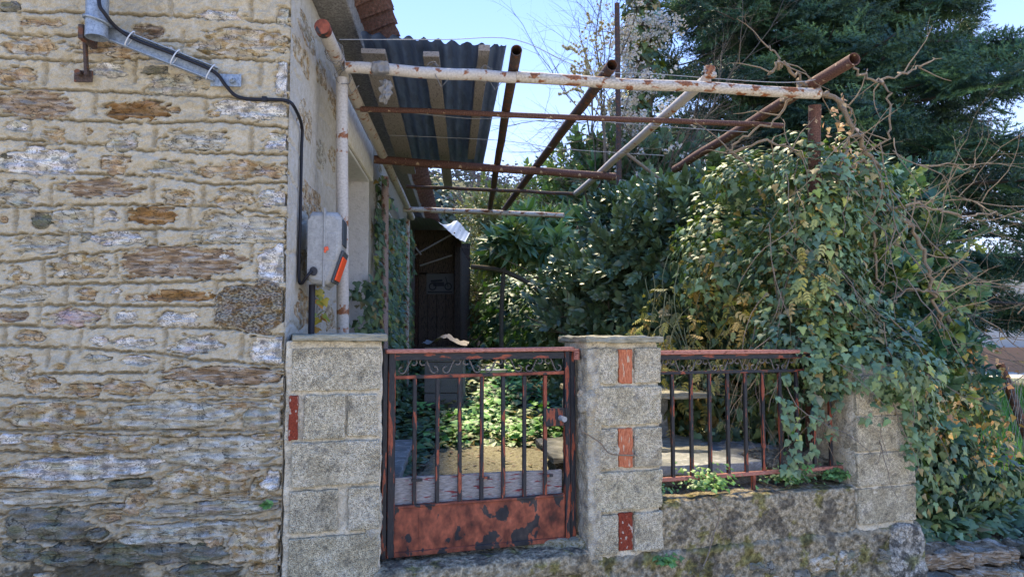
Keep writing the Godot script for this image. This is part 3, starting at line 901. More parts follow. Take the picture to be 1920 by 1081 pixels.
func make_all_iron() -> void:
	var at := Vector3(-0.98, 0, -3.1)
	var turn := deg_to_rad(18.0)
	var z := -0.1
	var g := thing("garden_gate", "rusty iron garden gate with peeling black paint over red, vertical bars and scrollwork", "gate", at, turn)
	var b := MB.new()
	b.box(Vector3(0.449, 1.055, z - 0.01), Vector3(0.022, 0.95, 0.04), Basis.IDENTITY, 0.002)
	part(g, "post", b.made(), M.paint_black)
	b = MB.new()
	b.box(Vector3(0.4785, 1.05, z), Vector3(0.033, 0.93, 0.035), Basis.IDENTITY, 0.003)
	part(g, "stile", b.made(), M.paint_mixed)
	b = MB.new()
	b.box(Vector3(1.3485, 1.05, z), Vector3(0.026, 0.93, 0.035), Basis.IDENTITY, 0.003)
	part(g, "stile", b.made(), M.paint_mixed)
	b = MB.new()
	b.box(Vector3(1.379, 1.045, z - 0.012), Vector3(0.03, 0.97, 0.04), Basis.IDENTITY, 0.003)
	part(g, "post", b.made(), M.paint_mixed)
	var tilt := Basis(Vector3(0, 0, 1), 0.006)
	b = MB.new()
	b.box(Vector3(0.912, 1.521, z + 0.006), Vector3(0.93, 0.02, 0.062), tilt, 0.004)
	part(g, "top_rail", b.made(), M.paint_pink)
	b = MB.new()
	b.box(Vector3(0.912, 1.493, z), Vector3(0.84, 0.034, 0.03), Basis.IDENTITY, 0.002)
	part(g, "upper_rail", b.made(), M.paint_long)
	b = MB.new()
	b.box(Vector3(0.914, 1.402, z), Vector3(0.838, 0.016, 0.026), Basis(Vector3(0, 0, 1), 0.011), 0.002)
	part(g, "middle_rail", b.made(), M.paint_red)
	scrolls(g, 0.498, 1.332, 4, 1.431, 1.4655, z)
	for i in 7:
		b = MB.new()
		var x := 0.587 + 0.1077 * i
		b.box(Vector3(x, 1.1, z), Vector3(0.0175, 0.59, 0.0175), Basis(Vector3(0, 0, 1), rng.randf_range(-0.004, 0.004)), 0.0015)
		if i in [0, 3, 6]:
			b.box(Vector3(x + 0.012, 0.925 - i * 0.003, z + 0.006), Vector3(0.05, 0.012, 0.014))
		part(g, "bar", b.made(), [M.paint_black, M.paint_black, M.paint_black, M.paint_mixed, M.paint_black, M.paint_black, M.paint_mixed][i])
	b = MB.new()
	b.rough(Vector3(0.914, 0.698, z + 0.004), Vector3(0.842, 0.228, 0.006), 0.002, 0.0015, 4.0, 3.0, noise, Vector3i(30, 10, 1))
	b.box(Vector3(0.914, 0.808, z), Vector3(0.838, 0.012, 0.03), Basis.IDENTITY, 0.002)
	b.box(Vector3(0.914, 0.596, z), Vector3(0.838, 0.022, 0.032), Basis.IDENTITY, 0.002)
	b.box(Vector3(0.609, 0.698, z + 0.0075), Vector3(0.0025, 0.21, 0.002))
	part(g, "kick_plate", b.made(), M.paint_red)
	b = MB.new()
	b.rough(Vector3(0.914, 0.858, z - 0.026), Vector3(0.83, 0.148, 0.02), 0.003, 0.003, 5.0, 9.0, noise, Vector3i(40, 6, 2), Basis(Vector3(0, 0, 1), -0.012))
	part(g, "board", b.made(), M.grey_wood, Vector3.ZERO, "grey weathered board with traces of red paint")
	b = MB.new()
	b.box(Vector3(1.287, 1.188, z), Vector3(0.1, 0.088, 0.022), Basis.IDENTITY, 0.003)
	var lk := part(g, "lock", b.made(), M.paint_black)
	b = MB.new()
	b.col = lin(150, 150, 148)
	b.tube([Vector3(1.312, 1.184, z + 0.01), Vector3(1.316, 1.182, z + 0.055)], 0.0135, 14)
	part(lk, "knob", b.made(), M.plain)
	b = MB.new()
	b.tube([Vector3(1.392, 1.512, z + 0.03), Vector3(1.392, 1.47, z + 0.03)], 0.016, 12)
	b.box(Vector3(1.385, 1.518, z + 0.01), Vector3(0.045, 0.012, 0.05), Basis.IDENTITY, 0.003)
	part(g, "hinge", b.made(), M.paint_pink)

	z = -0.12
	var f := thing("iron_fence", "short iron railing of black and red bars with scrollwork, between two block pillars", "railing", at, turn)
	b = MB.new()
	b.box(Vector3(2.44, 1.5, z), Vector3(1.22, 0.022, 0.06), Basis.IDENTITY, 0.004)
	part(f, "top_rail", b.made(), M.paint_pink)
	b = MB.new()
	b.box(Vector3(2.44, 1.475, z), Vector3(1.22, 0.026, 0.026), Basis.IDENTITY, 0.002)
	part(f, "upper_rail", b.made(), M.paint_long)
	b = MB.new()
	b.box(Vector3(2.44, 1.393, z), Vector3(1.22, 0.016, 0.024), Basis.IDENTITY, 0.002)
	part(f, "middle_rail", b.made(), M.paint_long)
	b = MB.new()
	b.box(Vector3(2.44, 0.842, z), Vector3(1.22, 0.02, 0.024), Basis.IDENTITY, 0.002)
	part(f, "bottom_rail", b.made(), M.paint_pink, Vector3.ZERO, "bottom rail with its paint worn to dull red")
	scrolls(f, 1.84, 3.04, 6, 1.415, 1.45, z)
	for i in 10:
		b = MB.new()
		b.box(Vector3(1.956 + 0.1128 * i, 1.118, z), Vector3(0.018, 0.542, 0.018), Basis.IDENTITY, 0.0015)
		part(f, "bar", b.made(), M.paint_black if i in [0, 1, 3, 4, 7] else M.paint_mixed)
	b = MB.new()
	b.box(Vector3(2.45, 0.785, z), Vector3(0.02, 0.1, 0.022), Basis.IDENTITY, 0.002)
	part(f, "foot", b.made(), M.paint_red)

# ---------- things fixed to the house ----------
func at_house(x: float, y: float, z: float) -> Vector3:
	return HOUSE_AT + Basis(Vector3.UP, HOUSE_TURN) * Vector3(x, y, z)

func curve(points: Array, steps := 6) -> Array:
	var out := []
	for i in points.size() - 1:
		var a: Vector3 = points[max(i - 1, 0)]
		var b: Vector3 = points[i]
		var c: Vector3 = points[i + 1]
		var d: Vector3 = points[min(i + 2, points.size() - 1)]
		for k in steps:
			out.append(b.cubic_interpolate(c, a, d, float(k) / steps))
	out.append(points[-1])
	return out

func make_all_fittings() -> void:
	# mast bracket
	var br := thing("wall_bracket", "galvanised steel bracket bolted to the stone wall, holding a short hollow mast", "bracket", HOUSE_AT, HOUSE_TURN)
	var b := MB.new()
	# mast: open ended pipe
	var mast := Vector3(-0.745, 0, 0.155)
	b.tube([mast + Vector3(0, 2.815, 0), mast + Vector3(-0.004, 3.3, 0)], 0.043, 24, false)
	b.tube([mast + Vector3(-0.004, 3.3, 0), mast + Vector3(0, 2.815, 0)], 0.039, 24, false)
	b.sheet(25, 2, func(i: int, j: int):
		var a := TAU * i / 24.0
		return mast + Vector3(cos(a) * (0.039 + 0.004 * j), 2.815, -sin(a) * (0.039 + 0.004 * j)))
	part(br, "mast", b.made(), M.galvanised)
	b = MB.new()
	var from := Vector3(-0.74, 2.865, 0.1)
	var to := Vector3(-0.305, 2.715, 0.022)
	var dir := (to - from).normalized()
	var bt := Basis(dir, Vector3(-dir.y, dir.x, 0).normalized(), dir.cross(Vector3(-dir.y, dir.x, 0).normalized()))
	b.box((from + to) * 0.5, Vector3((to - from).length(), 0.062, 0.006), bt, 0.001)
	b.box((from + to) * 0.5 + bt.y * 0.029 + bt.z * 0.014, Vector3((to - from).length(), 0.005, 0.03), bt, 0.001)
	b.box((from + to) * 0.5 - bt.y * 0.029 + bt.z * 0.014, Vector3((to - from).length(), 0.005, 0.03), bt, 0.001)
	b.box(Vector3(-0.265, 2.697, 0.018), Vector3(0.13, 0.055, 0.007), Basis.IDENTITY, 0.001)
	part(br, "arm", b.made(), M.galvanised)
	b = MB.new()
	b.tube([Vector3(-0.235, 2.695, 0.02), Vector3(-0.235, 2.695, 0.042)], 0.015, 6)
	b.tube([Vector3(-0.235, 2.695, 0.03), Vector3(-0.235, 2.695, 0.056)], 0.008, 8)
	part(br, "bolt", b.made(), M.galvanised)
	b = MB.new()
	b.box(Vector3(-0.82, 2.85, 0.075), Vector3(0.022, 0.06, 0.12), Basis.IDENTITY, 0.002)
	b.box(Vector3(-0.845, 2.79, 0.04), Vector3(0.014, 0.19, 0.02), Basis(Vector3(0, 0, 1), 0.08), 0.002)
	b.box(Vector3(-0.862, 2.70, 0.018), Vector3(0.075, 0.05, 0.008), Basis.IDENTITY, 0.001)
	part(br, "strut", b.made(), M.dark_pipe)
	b = MB.new()
	b.tube([Vector3(-0.872, 2.708, 0.02), Vector3(-0.872, 2.708, 0.05)], 0.014, 6)
	part(br, "bolt", b.made(), M.dark_pipe)
	b = MB.new()
	var ring := []
	for i in 25:
		var a := TAU * i / 24.0
		ring.append(mast + Vector3(cos(a) * 0.049, 2.885 - cos(a) * 0.012, sin(a) * 0.05))
	b.tube(ring, 0.006, 6)
	part(br, "clamp", b.made(), M.galvanised)
	# cable
	b = MB.new()
	b.col = lin(28, 28, 31)
	var path := [mast + Vector3(0.03, 3.3, 0.05), mast + Vector3(0.028, 2.98, 0.052), mast + Vector3(0.05, 2.9, 0.04), Vector3(-0.64, 2.845, 0.115), Vector3(-0.45, 2.778, 0.08), Vector3(-0.31, 2.725, 0.05), Vector3(-0.262, 2.67, 0.03), Vector3(-0.225, 2.632, 0.016), Vector3(-0.17, 2.618, 0.012), Vector3(-0.06, 2.618, 0.012), Vector3(0.0, 2.612, 0.012), Vector3(0.024, 2.59, -0.012), Vector3(0.016, 2.56, -0.19), Vector3(0.012, 2.45, -0.21), Vector3(0.014, 2.15, -0.2), Vector3(0.012, 1.95, -0.2), Vector3(0.014, 1.845, -0.2), Vector3(0.03, 1.83, -0.185), Vector3(0.055, 1.855, -0.16), Vector3(0.076, 1.886, -0.172)]
	b.tube(curve(path, 8), 0.0075, 8)
	b.box(Vector3(-0.1, 2.62, 0.012), Vector3(0.02, 0.018, 0.02))
	var cb := solo("power_cable", b.made(), M.rubber, "black power cable running from the mast along the stone wall down to the meter box", "cable")
	cb.position = HOUSE_AT
	cb.rotation.y = HOUSE_TURN
	for q in [Vector3(-0.635, 2.835, 0.105), Vector3(-0.46, 2.772, 0.075), Vector3(-0.322, 2.722, 0.045)]:
		b = MB.new()
		b.col = lin(200, 203, 205)
		var loop := []
		for i in 13:
			var a := TAU * i / 12.0
			loop.append(q + bt.y * cos(a) * 0.036 + bt.z * sin(a) * 0.022 + bt.x * cos(a) * 0.006)
		b.tube(loop, 0.0028, 5)
		part(br, "cable_tie", b.made(), M.plain)
	# meter box on the side wall
	var mx := thing("meter_box", "grey plastic electricity meter box with orange seal and orange strip on the house side wall", "meter box", at_house(0.045, 0, -0.3), HOUSE_TURN + 0.06)
	mx.scale.x = 0.84
	b = MB.new()
	var prof := func(s: float, zz: float) -> Array:
		# outline seen from the side: x outward from the wall, y up
		return [Vector3(0.0, 1.85 + s, zz), Vector3(0.0, 2.145 - s, zz), Vector3(0.02, 2.165 - s, zz), Vector3(0.155 - s, 2.165 - s, zz), Vector3(0.185 - s, 2.14 - s, zz), Vector3(0.185 - s, 1.985, zz), Vector3(0.128 - s, 1.838 + s, zz), Vector3(0.1, 1.82 + s, zz), Vector3(0.02, 1.83 + s, zz)]
	var zs := [[0.022, 0.11], [0.006, 0.1], [0.0, 0.085], [0.0, -0.085], [0.008, -0.1]]
	var base := 0
	for l in zs:
		for q in prof.call(l[0], l[1]):
			b.p(q)
	for l in zs.size() - 1:
		for k in 9:
			var a := l * 9 + k
			var d := l * 9 + (k + 1) % 9
			b.quad(a, a + 9, d + 9, d)
	for e in [0, 4]:
		var o := b.p(Vector3(0.09, 1.99, zs[e][1]))
		base = b.v.size()
		for q in prof.call(zs[e][0], zs[e][1]):
			b.p(q)
		for k in 9:
			if e == 0:
				b.tri(o, base + k, base + (k + 1) % 9)
			else:
				b.tri(o, base + (k + 1) % 9, base + k)
	part(mx, "case", b.made(), M.box_grey)
	b = MB.new()
	var rim := []
	for q in prof.call(-0.006, 0.0):
		rim.append(Vector3(0.088 + (q.x - 0.09) * 0.02, q.y, 0.0))
	b.box(Vector3(0.088, 1.995, 0.0), Vector3(0.012, 0.37, 0.236), Basis.IDENTITY, 0.005)
	part(mx, "flange", b.made(), M.box_grey)
	b = MB.new()
	b.col = Color(0.92, 0.92, 0.92)
	b.box(Vector3(0.128, 2.0, 0.109), Vector3(0.05, 0.13, 0.006), Basis.IDENTITY, 0.003)
	part(mx, "panel", b.made(), M.box_grey)
	b = MB.new()
	b.col = lin(60, 64, 70)
	b.box(Vector3(0.187, 2.07, 0.02), Vector3(0.008, 0.12, 0.15), Basis.IDENTITY, 0.002)
	part(mx, "window", b.made(), M.plain)
	b = MB.new()
	b.col = lin(70, 74, 78)
	var sl := Basis(Vector3(0, 0, 1), -0.37)
	b.box(Vector3(0.162, 1.91, 0.0), Vector3(0.012, 0.16, 0.21), sl, 0.003)
	var lid := part(mx, "lower_lid", b.made(), M.plain)
	b = MB.new()
	b.col = lin(232, 84, 40)
	b.box(Vector3(0.171, 1.9, 0.03), Vector3(0.008, 0.115, 0.16), sl, 0.002)
	part(lid, "orange_strip", b.made(), M.plain)
	b = MB.new()
	b.col = lin(216, 96, 62)
	b.box(Vector3(0.102, 1.99, 0.117), Vector3(0.022, 0.018, 0.014), Basis(Vector3(0, 0, 1), 0.3), 0.003)
	b.box(Vector3(0.095, 1.978, 0.117), Vector3(0.012, 0.014, 0.012), Basis(Vector3(0, 0, 1), -0.2), 0.003)
	part(mx, "seal", b.made(), M.plain)
	b = MB.new()
	b.col = lin(45, 46, 48)
	b.tube([Vector3(0.035, 1.885, 0.1), Vector3(0.035, 1.885, 0.122)], 0.021, 16)
	part(mx, "gland", b.made(), M.rubber)
	b = MB.new()
	b.col = lin(34, 38, 46)
	b.tube([Vector3(0.035, 1.83, -0.02), Vector3(0.034, 1.4, -0.02)], 0.0155, 12)
	var cd := solo("conduit", b.made(), M.rubber, "short dark plastic conduit below the meter box, running down behind the pillar cap", "conduit")
	cd.position = at_house(0.02, 0, -0.27)
	cd.rotation.y = HOUSE_TURN


# ---------- pergola of pipes, tin roof, wires ----------
func pipe(called: String, a: Vector3, d: Vector3, r: float, mat: Material, label: String, category := "pipe", group := "pergola pipes", open_end := 0) -> MeshInstance3D:
	var b := MB.new()
	var n := 14
	var path := []
	var side := (d - a).cross(Vector3.UP).normalized()
	for i in n + 1:
		var t := float(i) / n
		path.append(a.lerp(d, t) + Vector3.UP * noise.get_noise_2d(a.x * 9.0 + t * 3.0, a.z) * 0.008 + side * noise.get_noise_2d(a.x * 9.0 + t * 3.0, d.z + 7.0) * 0.006)
	b.tube(path, r, 14, open_end == 0)
	if open_end != 0:
		b.tube([path[n], path[0]], r * 0.86, 14, false)
		var e: Vector3 = path[0] if open_end < 0 else path[n]
		var fwd: Vector3 = (d - a).normalized() * (-1.0 if open_end < 0 else 1.0)
		var fx := fwd.cross(Vector3.UP).normalized()
		var fy := fx.cross(fwd)
		b.sheet(17, 2, func(i: int, j: int):
			var an := TAU * i / 16.0
			return e + (fx * cos(an) + fy * sin(an)) * r * (0.86 + 0.14 * j), true)
	return solo(called, b.made(), mat, label, category, group)

func make_all_pergola() -> void:
	var g := "upright posts of the pergola"
	pipe("pergola_post", Vector3(-0.843, 0.5, -3.68), Vector3(-0.888, 2.93, -3.68), 0.031, M.white_pipe, "thick white painted pipe post beside the meter box", "post", g)
	pipe("pergola_post", Vector3(-1.09, 0.5, -6.2), Vector3(-1.105, 2.96, -6.2), 0.032, M.pink_pipe, "pinkish grey pipe post rising out of the ivy on the house wall", "post", g)
	pipe("pergola_post", Vector3(-1.258, 0.5, -8.6), Vector3(-1.262, 2.96, -8.6), 0.032, M.rusty_white, "rust spotted white pipe post farthest back, in front of the dark shed", "post", g)
	var pp := pipe("pergola_post", Vector3(1.86, 0.9, -4.52), Vector3(1.80, 2.95, -4.2), 0.036, M.rust_pipe, "rusty post wrapped in ivy at the far corner of the pergola", "post", g)
	g = "pergola pipes running towards the back"
	var long_pipe := pipe("pergola_pipe", Vector3(-0.878, 3.01, -3.27), Vector3(-1.2, 2.99, -8.6), 0.034, M.white_pipe, "white pipe with red capped end along the house wall on top of the posts", "pipe", g)
	var cap := MB.new()
	cap.tube([Vector3(-0.876, 3.012, -3.236), Vector3(-0.878, 3.01, -3.285)], 0.0365, 14)
	part(long_pipe, "cap", cap.made(), M.paint_red)
	pipe("pergola_pipe", Vector3(0.022, 3.03, -3.567), Vector3(-0.262, 3.03, -8.3), 0.029, M.dark_pipe, "dark brown pipe with open end just right of the tin roof", "pipe", g, -1)
	pipe("pergola_pipe", Vector3(0.539, 3.035, -3.787), Vector3(-0.098, 3.03, -8.3), 0.032, M.dark_pipe, "rusty brown pipe with open end slanting across in front of the blossom tree", "pipe", g, -1)
	pipe("pergola_pipe", Vector3(1.096, 3.03, -3.974), Vector3(0.66, 3.03, -7.3), 0.03, M.white_pipe, "pale pipe with flattened rusty end slanting into the glossy bush", "pipe", g)
	pipe("pergola_pipe", Vector3(1.8, 3.04, -3.7), Vector3(1.42, 3.03, -6.2), 0.034, M.rust_pipe, "rusty open pipe at the right corner above the ivy", "pipe", g, -1)
	g = "pergola pipes running across"
	pipe("pergola_beam", Vector3(-0.86, 2.97, -3.64), Vector3(0.02, 2.97, -3.78), 0.0305, M.white_pipe, "left length of the white front beam, under the tin roof", "pipe", g)
	pipe("pergola_beam", Vector3(0.02, 2.97, -3.78), Vector3(1.76, 2.97, -4.05), 0.0305, M.rusty_white, "long white front beam with rust patches, spanning to the ivy corner", "pipe", g)
	pipe("pergola_beam", Vector3(-0.93, 2.97, -4.33), Vector3(1.79, 2.97, -4.68), 0.0175, M.rust_pipe, "thin rusty beam second from the front", "pipe", g)
	pipe("pergola_beam", Vector3(-1.09, 2.97, -5.61), Vector3(0.9, 2.97, -6.21), 0.033, M.rust_pipe, "thick rusty beam with pale flaking spots at the end of the tin roof", "pipe", g)
	pipe("pergola_beam", Vector3(-0.99, 2.97, -6.65), Vector3(0.6, 2.97, -7.0), 0.017, M.dark_pipe, "thin dark beam touching the splintered plank end", "pipe", g)
	pipe("pergola_beam", Vector3(-1.2, 2.97, -7.87), Vector3(0.6, 2.97, -8.3), 0.03, M.rusty_white, "white and rust beam farthest back, above the shed roof", "pipe", g)
	# flattened end of the pale pipe
	var b := MB.new()
	b.rough(Vector3(1.106, 3.055, -3.93), Vector3(0.06, 0.07, 0.03), 0.01, 0.012, 30.0, 1.0, noise, Vector3i(4, 4, 2))
	solo("pipe_flange", b.made(), M.rusty_white, "small rusty tab welded to the pale pipe end on the front beam", "bracket")
	# planks under the sheet
	g = "roof planks under the tin sheet"
	for q in [[Vector3(-0.735, 3.09, -3.72), Vector3(-0.96, 3.09, -6.6), 0.13, 0.03, "broad weathered plank under the tin sheet nearest the house"], [Vector3(-0.433, 3.09, -3.76), Vector3(-0.64, 3.09, -7.15), 0.085, 0.03, "pale middle plank with a splintered end sticking out past the tin sheet"], [Vector3(-0.145, 3.095, -3.69), Vector3(-0.35, 3.095, -6.05), 0.06, 0.035, "narrow plank near the open edge of the tin sheet"]]:
		b = MB.new()
		var a: Vector3 = q[0]
		var d: Vector3 = q[1]
		var dir := (d - a).normalized()
		var t := Basis(dir.cross(Vector3.DOWN).normalized(), Vector3.UP, -dir)
		b.rough((a + d) * 0.5, Vector3(q[2], q[3], (d - a).length()), 0.004, 0.004, 3.0, a.x, noise, Vector3i(4, 2, 30), t)
		if q[2] == 0.085:
			for k in 5:
				b.box(d + dir * 0.03 + t.x * (k - 2) * 0.015, Vector3(0.012, 0.02, 0.06 + 0.03 * (k % 2)), t)
		solo("plank", b.made(), M.raft_wood, q[4], "plank", g)
	# corrugated sheet
	b = MB.new()
	for s in 2:
		var lift := 0.0 if s == 0 else -0.006
		b.sheet(81, 40, func(i: int, j: int):
			var u := i / 80.0
			var w := j / 39.0
			var dir := Vector3(-0.0855, 0, -0.996)
			var o := Vector3(-0.8, 3.19, -3.72).lerp(Vector3(-0.03, 3.155, -3.83), u)
			var l := 2.76 - smoothstep(0.12, 0.0, u) * 0.35 + noise.get_noise_2d(u * 40.0, 1.0) * 0.02
			var wave := sin(u * TAU * 10.0) * 0.011 + (0.015 if u > 0.96 else 0.0) + noise.get_noise_2d(u * 4.0, w * 3.0) * 0.012
			return o + dir * (l * w) + Vector3(0, wave + lift + noise.get_noise_2d(u * 30.0, w * 2.0) * 0.003, noise.get_noise_2d(u * 50.0, 3.0) * 0.012 if j == 0 else 0.0), s == 1)
	solo("tin_sheet", b.made(), M.sheet_metal, "dark corrugated tin roof sheet over planks beside the house eave", "roof sheet")
	# moss and little plants on the sheet's upper corner
	# wires
	g = "loose wires strung over the pergola"
	for q in [[[Vector3(-0.86, 3.06, -3.5), Vector3(-0.35, 3.11, -3.62), Vector3(0.02, 3.1, -3.6), Vector3(0.4, 3.02, -3.8), Vector3(0.8, 3.05, -3.95), Vector3(1.5, 3.02, -4.0), Vector3(1.75, 3.04, -4.0)], "wire from the red capped pipe across to the right corner, highest"], [[Vector3(-0.9, 3.03, -4.5), Vector3(-0.3, 3.01, -4.65), Vector3(0.05, 3.0, -4.6), Vector3(0.5, 2.98, -4.6), Vector3(1.0, 2.97, -4.7), Vector3(1.6, 2.96, -4.8)], "wire just above the thin rusty beam"], [[Vector3(-0.9, 3.05, -5.2), Vector3(-0.1, 3.04, -5.3), Vector3(0.4, 3.0, -5.4), Vector3(1.2, 3.0, -5.6)], "faint wire crossing the sky between the thin and the thick rusty beams"]]:
		b = MB.new()
		b.col = lin(150, 152, 155)
		b.tube(curve(q[0], 6), 0.0022, 5)
		solo("wire", b.made(), M.plain, q[1], "wire", g)
	for q in [[Vector3(-0.88, 2.99, -3.5), 0.05, "tangle of tie wire near the red capped pipe end"], [Vector3(-0.875, 2.93, -3.66), 0.045, "tie wire twisted round the top of the thick white post"], [Vector3(-0.42, 2.985, -3.72), 0.04, "tie wire where the pale middle plank meets the front beam"], [Vector3(-0.14, 2.985, -3.76), 0.04, "tie wire where the narrow plank meets the front beam"]]:
		b = MB.new()
		b.col = lin(120, 118, 115)
		var loop := []
		for i in 30:
			var a := i * 0.62
			loop.append(q[0] + Vector3(cos(a) * q[1] * (0.8 + 0.2 * sin(i * 1.7)), sin(a) * q[1], noise.get_noise_2d(i * 0.4, q[0].x * 9.0) * 0.06))
		loop.append(q[0] + Vector3(0.05, -0.1, 0.03))
		loop.append(q[0] + Vector3(0.09, -0.06, 0.04))
		b.tube(loop, 0.002, 5)
		solo("tie_wire", b.made(), M.plain, q[2], "wire", "tie wires on the pergola")
	# rag tied to the beam
	b = MB.new()
	b.col = lin(128, 126, 122)
	b.rough(Vector3(-0.66, 2.86, -3.68), Vector3(0.05, 0.1, 0.04), 0.015, 0.03, 26.0, 4.0, noise, Vector3i(8, 10, 5))
	b.rough(Vector3(-0.68, 2.97, -3.66), Vector3(0.09, 0.06, 0.075), 0.015, 0.012, 26.0, 8.0, noise, Vector3i(8, 6, 5))
	solo("rag", b.made(), M.plain, "crumpled grey rag tied round the front beam under the tin sheet", "rag")


# ---------- ground, garden things, shed ----------
func behind_wall(x: float, z: float) -> float:
	return -((x + 0.98) * sin(deg_to_rad(18.0)) + (z + 3.1) * cos(deg_to_rad(18.0)))

func ground_y(x: float, z: float) -> float:
	var d := -z
	var s := behind_wall(x, z)
	var h := 0.56 + smoothstep(6.4, 10.5, d) * 0.6 * smoothstep(3.0, 1.0, x)
	h = lerpf(h, 0.27 + smoothstep(4.6, 7.6, d) * 0.22, smoothstep(1.9, 2.7, x) * smoothstep(9.0, 6.5, d))
	h += smoothstep(16.0, 75.0, d) * 15.0 * smoothstep(22.0, -6.0, x) + noise.get_noise_2d(x * 0.05, z * 0.05) * smoothstep(14.0, 40.0, d) * 3.0
	h += noise.get_noise_2d(x * 1.3, z * 1.3) * 0.03
	return h * smoothstep(0.12, 0.4, s) - 0.08 * smoothstep(0.3, 0.1, s)

func make_all_ground() -> void:
	var b := MB.new()
	b.sheet(141, 131, func(i: int, j: int):
		var x := -6.0 + i * 0.12
		var z := -3.0 - j * 0.12
		b.col = Color(1, 1, 1)
		return Vector3(x, ground_y(x, z) + noise.get_noise_2d(x * 6.0, z * 6.0) * 0.02, z), true)
	struct("ground", b.made(), M.soil)
	b = MB.new()
	b.sheet(76, 76, func(i: int, j: int):
		var x := -150.0 + i * 4.0
		var z := 50.0 - j * 4.0
		var near := smoothstep(26.0, 15.0, absf(z + 9.0)) * smoothstep(30.0, 20.0, absf(x))
		return Vector3(x, ground_y(x, z) - 0.05 - near * 0.6, z), true)
	struct("hills", b.made(), M.hill_ground)
	b = MB.new()
	b.sheet(61, 41, func(i: int, j: int):
		var x := -30.0 + i * 1.0
		var z := -5.2 + j * 1.0
		return Vector3(x, 0.004 + noise.get_noise_2d(x * 0.5, z * 0.5) * 0.01, z))
	struct("street", b.made(), M.street)
	b = MB.new()
	b.rough(Vector3(-0.12, 0.56, -5.0), Vector3(1.1, 0.1, 2.9), 0.03, 0.02, 3.0, 3.0, noise, Vector3i(24, 2, 40))
	struct("path", b.made(), M.path)
	b = MB.new()
	b.sheet(11, 7, func(i: int, j: int): return Vector3(5.0 + i * 1.2, 0.62 + 0.0 * j, -16.0 - j * 1.1), true)
	struct("road", b.made(), M.street)

	# benches and slabs
	var be := thing("stone_bench", "long grey stone slab bench against the house wall, left inside the gate", "bench")
	b = MB.new()
	b.rough(Vector3(-0.83, 0.885, -4.2), Vector3(0.46, 0.045, 1.15), 0.008, 0.008, 5.0, 2.0, noise, Vector3i(14, 2, 30), Basis(Vector3.UP, 0.075))
	part(be, "slab", b.made(), M.slab)
	b = MB.new()
	b.rough(Vector3(-0.88, 0.69, -4.2), Vector3(0.36, 0.36, 1.05), 0.03, 0.03, 5.0, 4.0, noise, Vector3i(8, 8, 20), Basis(Vector3.UP, 0.075))
	part(be, "base", b.made(), M.stone_dark)
	be = thing("stone_bench", "low bench of broken stone slabs behind the iron fence", "bench")
	for q in [[Vector3(0.44, 0.885, -4.5), Vector3(0.5, 0.04, 0.75), 0.1, "slab"], [Vector3(0.96, 0.885, -4.72), Vector3(0.55, 0.04, 0.62), -0.1, "slab"], [Vector3(1.0, 0.86, -4.2), Vector3(0.75, 0.055, 0.42), 0.22, "slab"], [Vector3(1.42, 0.865, -4.72), Vector3(0.4, 0.035, 0.6), 0.3, "slab"]]:
		b = MB.new()
		b.rough(q[0], q[1], 0.008, 0.014, 5.0, q[0].x * 7.0, noise, Vector3i(20, 2, 20), Basis(Vector3.UP, q[2]))
		part(be, q[3], b.made(), M.slab if q[0].z > -4.4 or q[0].x > 1.2 else M.slate)
	b = MB.new()
	b.rough(Vector3(1.25, 0.73, -4.55), Vector3(1.9, 0.24, 0.78), 0.04, 0.04, 5.0, 14.0, noise, Vector3i(50, 8, 20), Basis(Vector3.UP, 0.25))
	b.rough(Vector3(0.46, 0.7, -4.6), Vector3(0.42, 0.34, 0.6), 0.04, 0.05, 5.0, 17.0, noise, Vector3i(12, 8, 14))
	part(be, "base", b.made(), M.stone_dark)
	b = MB.new()
	b.rough(Vector3(1.75, 0.83, -4.45), Vector3(0.75, 0.1, 0.5), 0.03, 0.035, 6.0, 24.0, noise, Vector3i(30, 6, 18), Basis(Vector3.UP, 0.3))
	part(be, "ledge", b.made(), M.moss_concrete)
	var tb := thing("stone_table", "pale stone slab table on a concrete leg behind the iron fence", "table")
	b = MB.new()
	b.rough(Vector3(0.83, 1.2, -5.12), Vector3(0.88, 0.04, 0.95), 0.01, 0.01, 5.0, 31.0, noise, Vector3i(20, 2, 20), Basis(Vector3.UP, 0.05))
	part(tb, "top", b.made(), M.slate)
	b = MB.new()
	b.rough(Vector3(0.98, 0.86, -5.0), Vector3(0.16, 0.64, 0.16), 0.012, 0.008, 5.0, 33.0, noise, Vector3i(5, 14, 5))
	part(tb, "leg", b.made(), M.slab)

	# shed
	var sh := thing("garden_shed", "dark wooden shed with bent tin roof at the end of the house wall", "shed")
	b = MB.new()
	b.col = Color(0.6, 0.6, 0.62)
	b.box(Vector3(-0.79, 1.75, -11.6), Vector3(0.08, 2.2, 2.4))
	b.box(Vector3(-1.2, 1.9, -12.8), Vector3(0.9, 2.6, 0.08))
	b.box(Vector3(-1.56, 1.8, -11.3), Vector3(0.08, 2.6, 3.0))
	part(sh, "wall", b.made(), M.shed_wood)
	for i in 4:
		b = MB.new()
		b.box(Vector3(-1.31 + i * 0.135, 1.55, -10.6 + 0.004 * (i % 2)), Vector3(0.128, 1.9, 0.03), Basis.IDENTITY, 0.004)
		part(sh, "plank", b.made(), M.shed_wood)
	b = MB.new()
	b.col = Color(0.75, 0.55, 0.5)
	b.box(Vector3(-1.4, 1.75, -10.56), Vector3(0.05, 2.4, 0.07), Basis.IDENTITY, 0.004)
	b.box(Vector3(-0.78, 1.75, -10.56), Vector3(0.07, 2.4, 0.09), Basis.IDENTITY, 0.004)
	part(sh, "door_frame", b.made(), M.shed_wood)
	b = MB.new()
	b.box(Vector3(-1.1, 2.8, -10.6), Vector3(0.68, 0.66, 0.03), Basis.IDENTITY, 0.004)
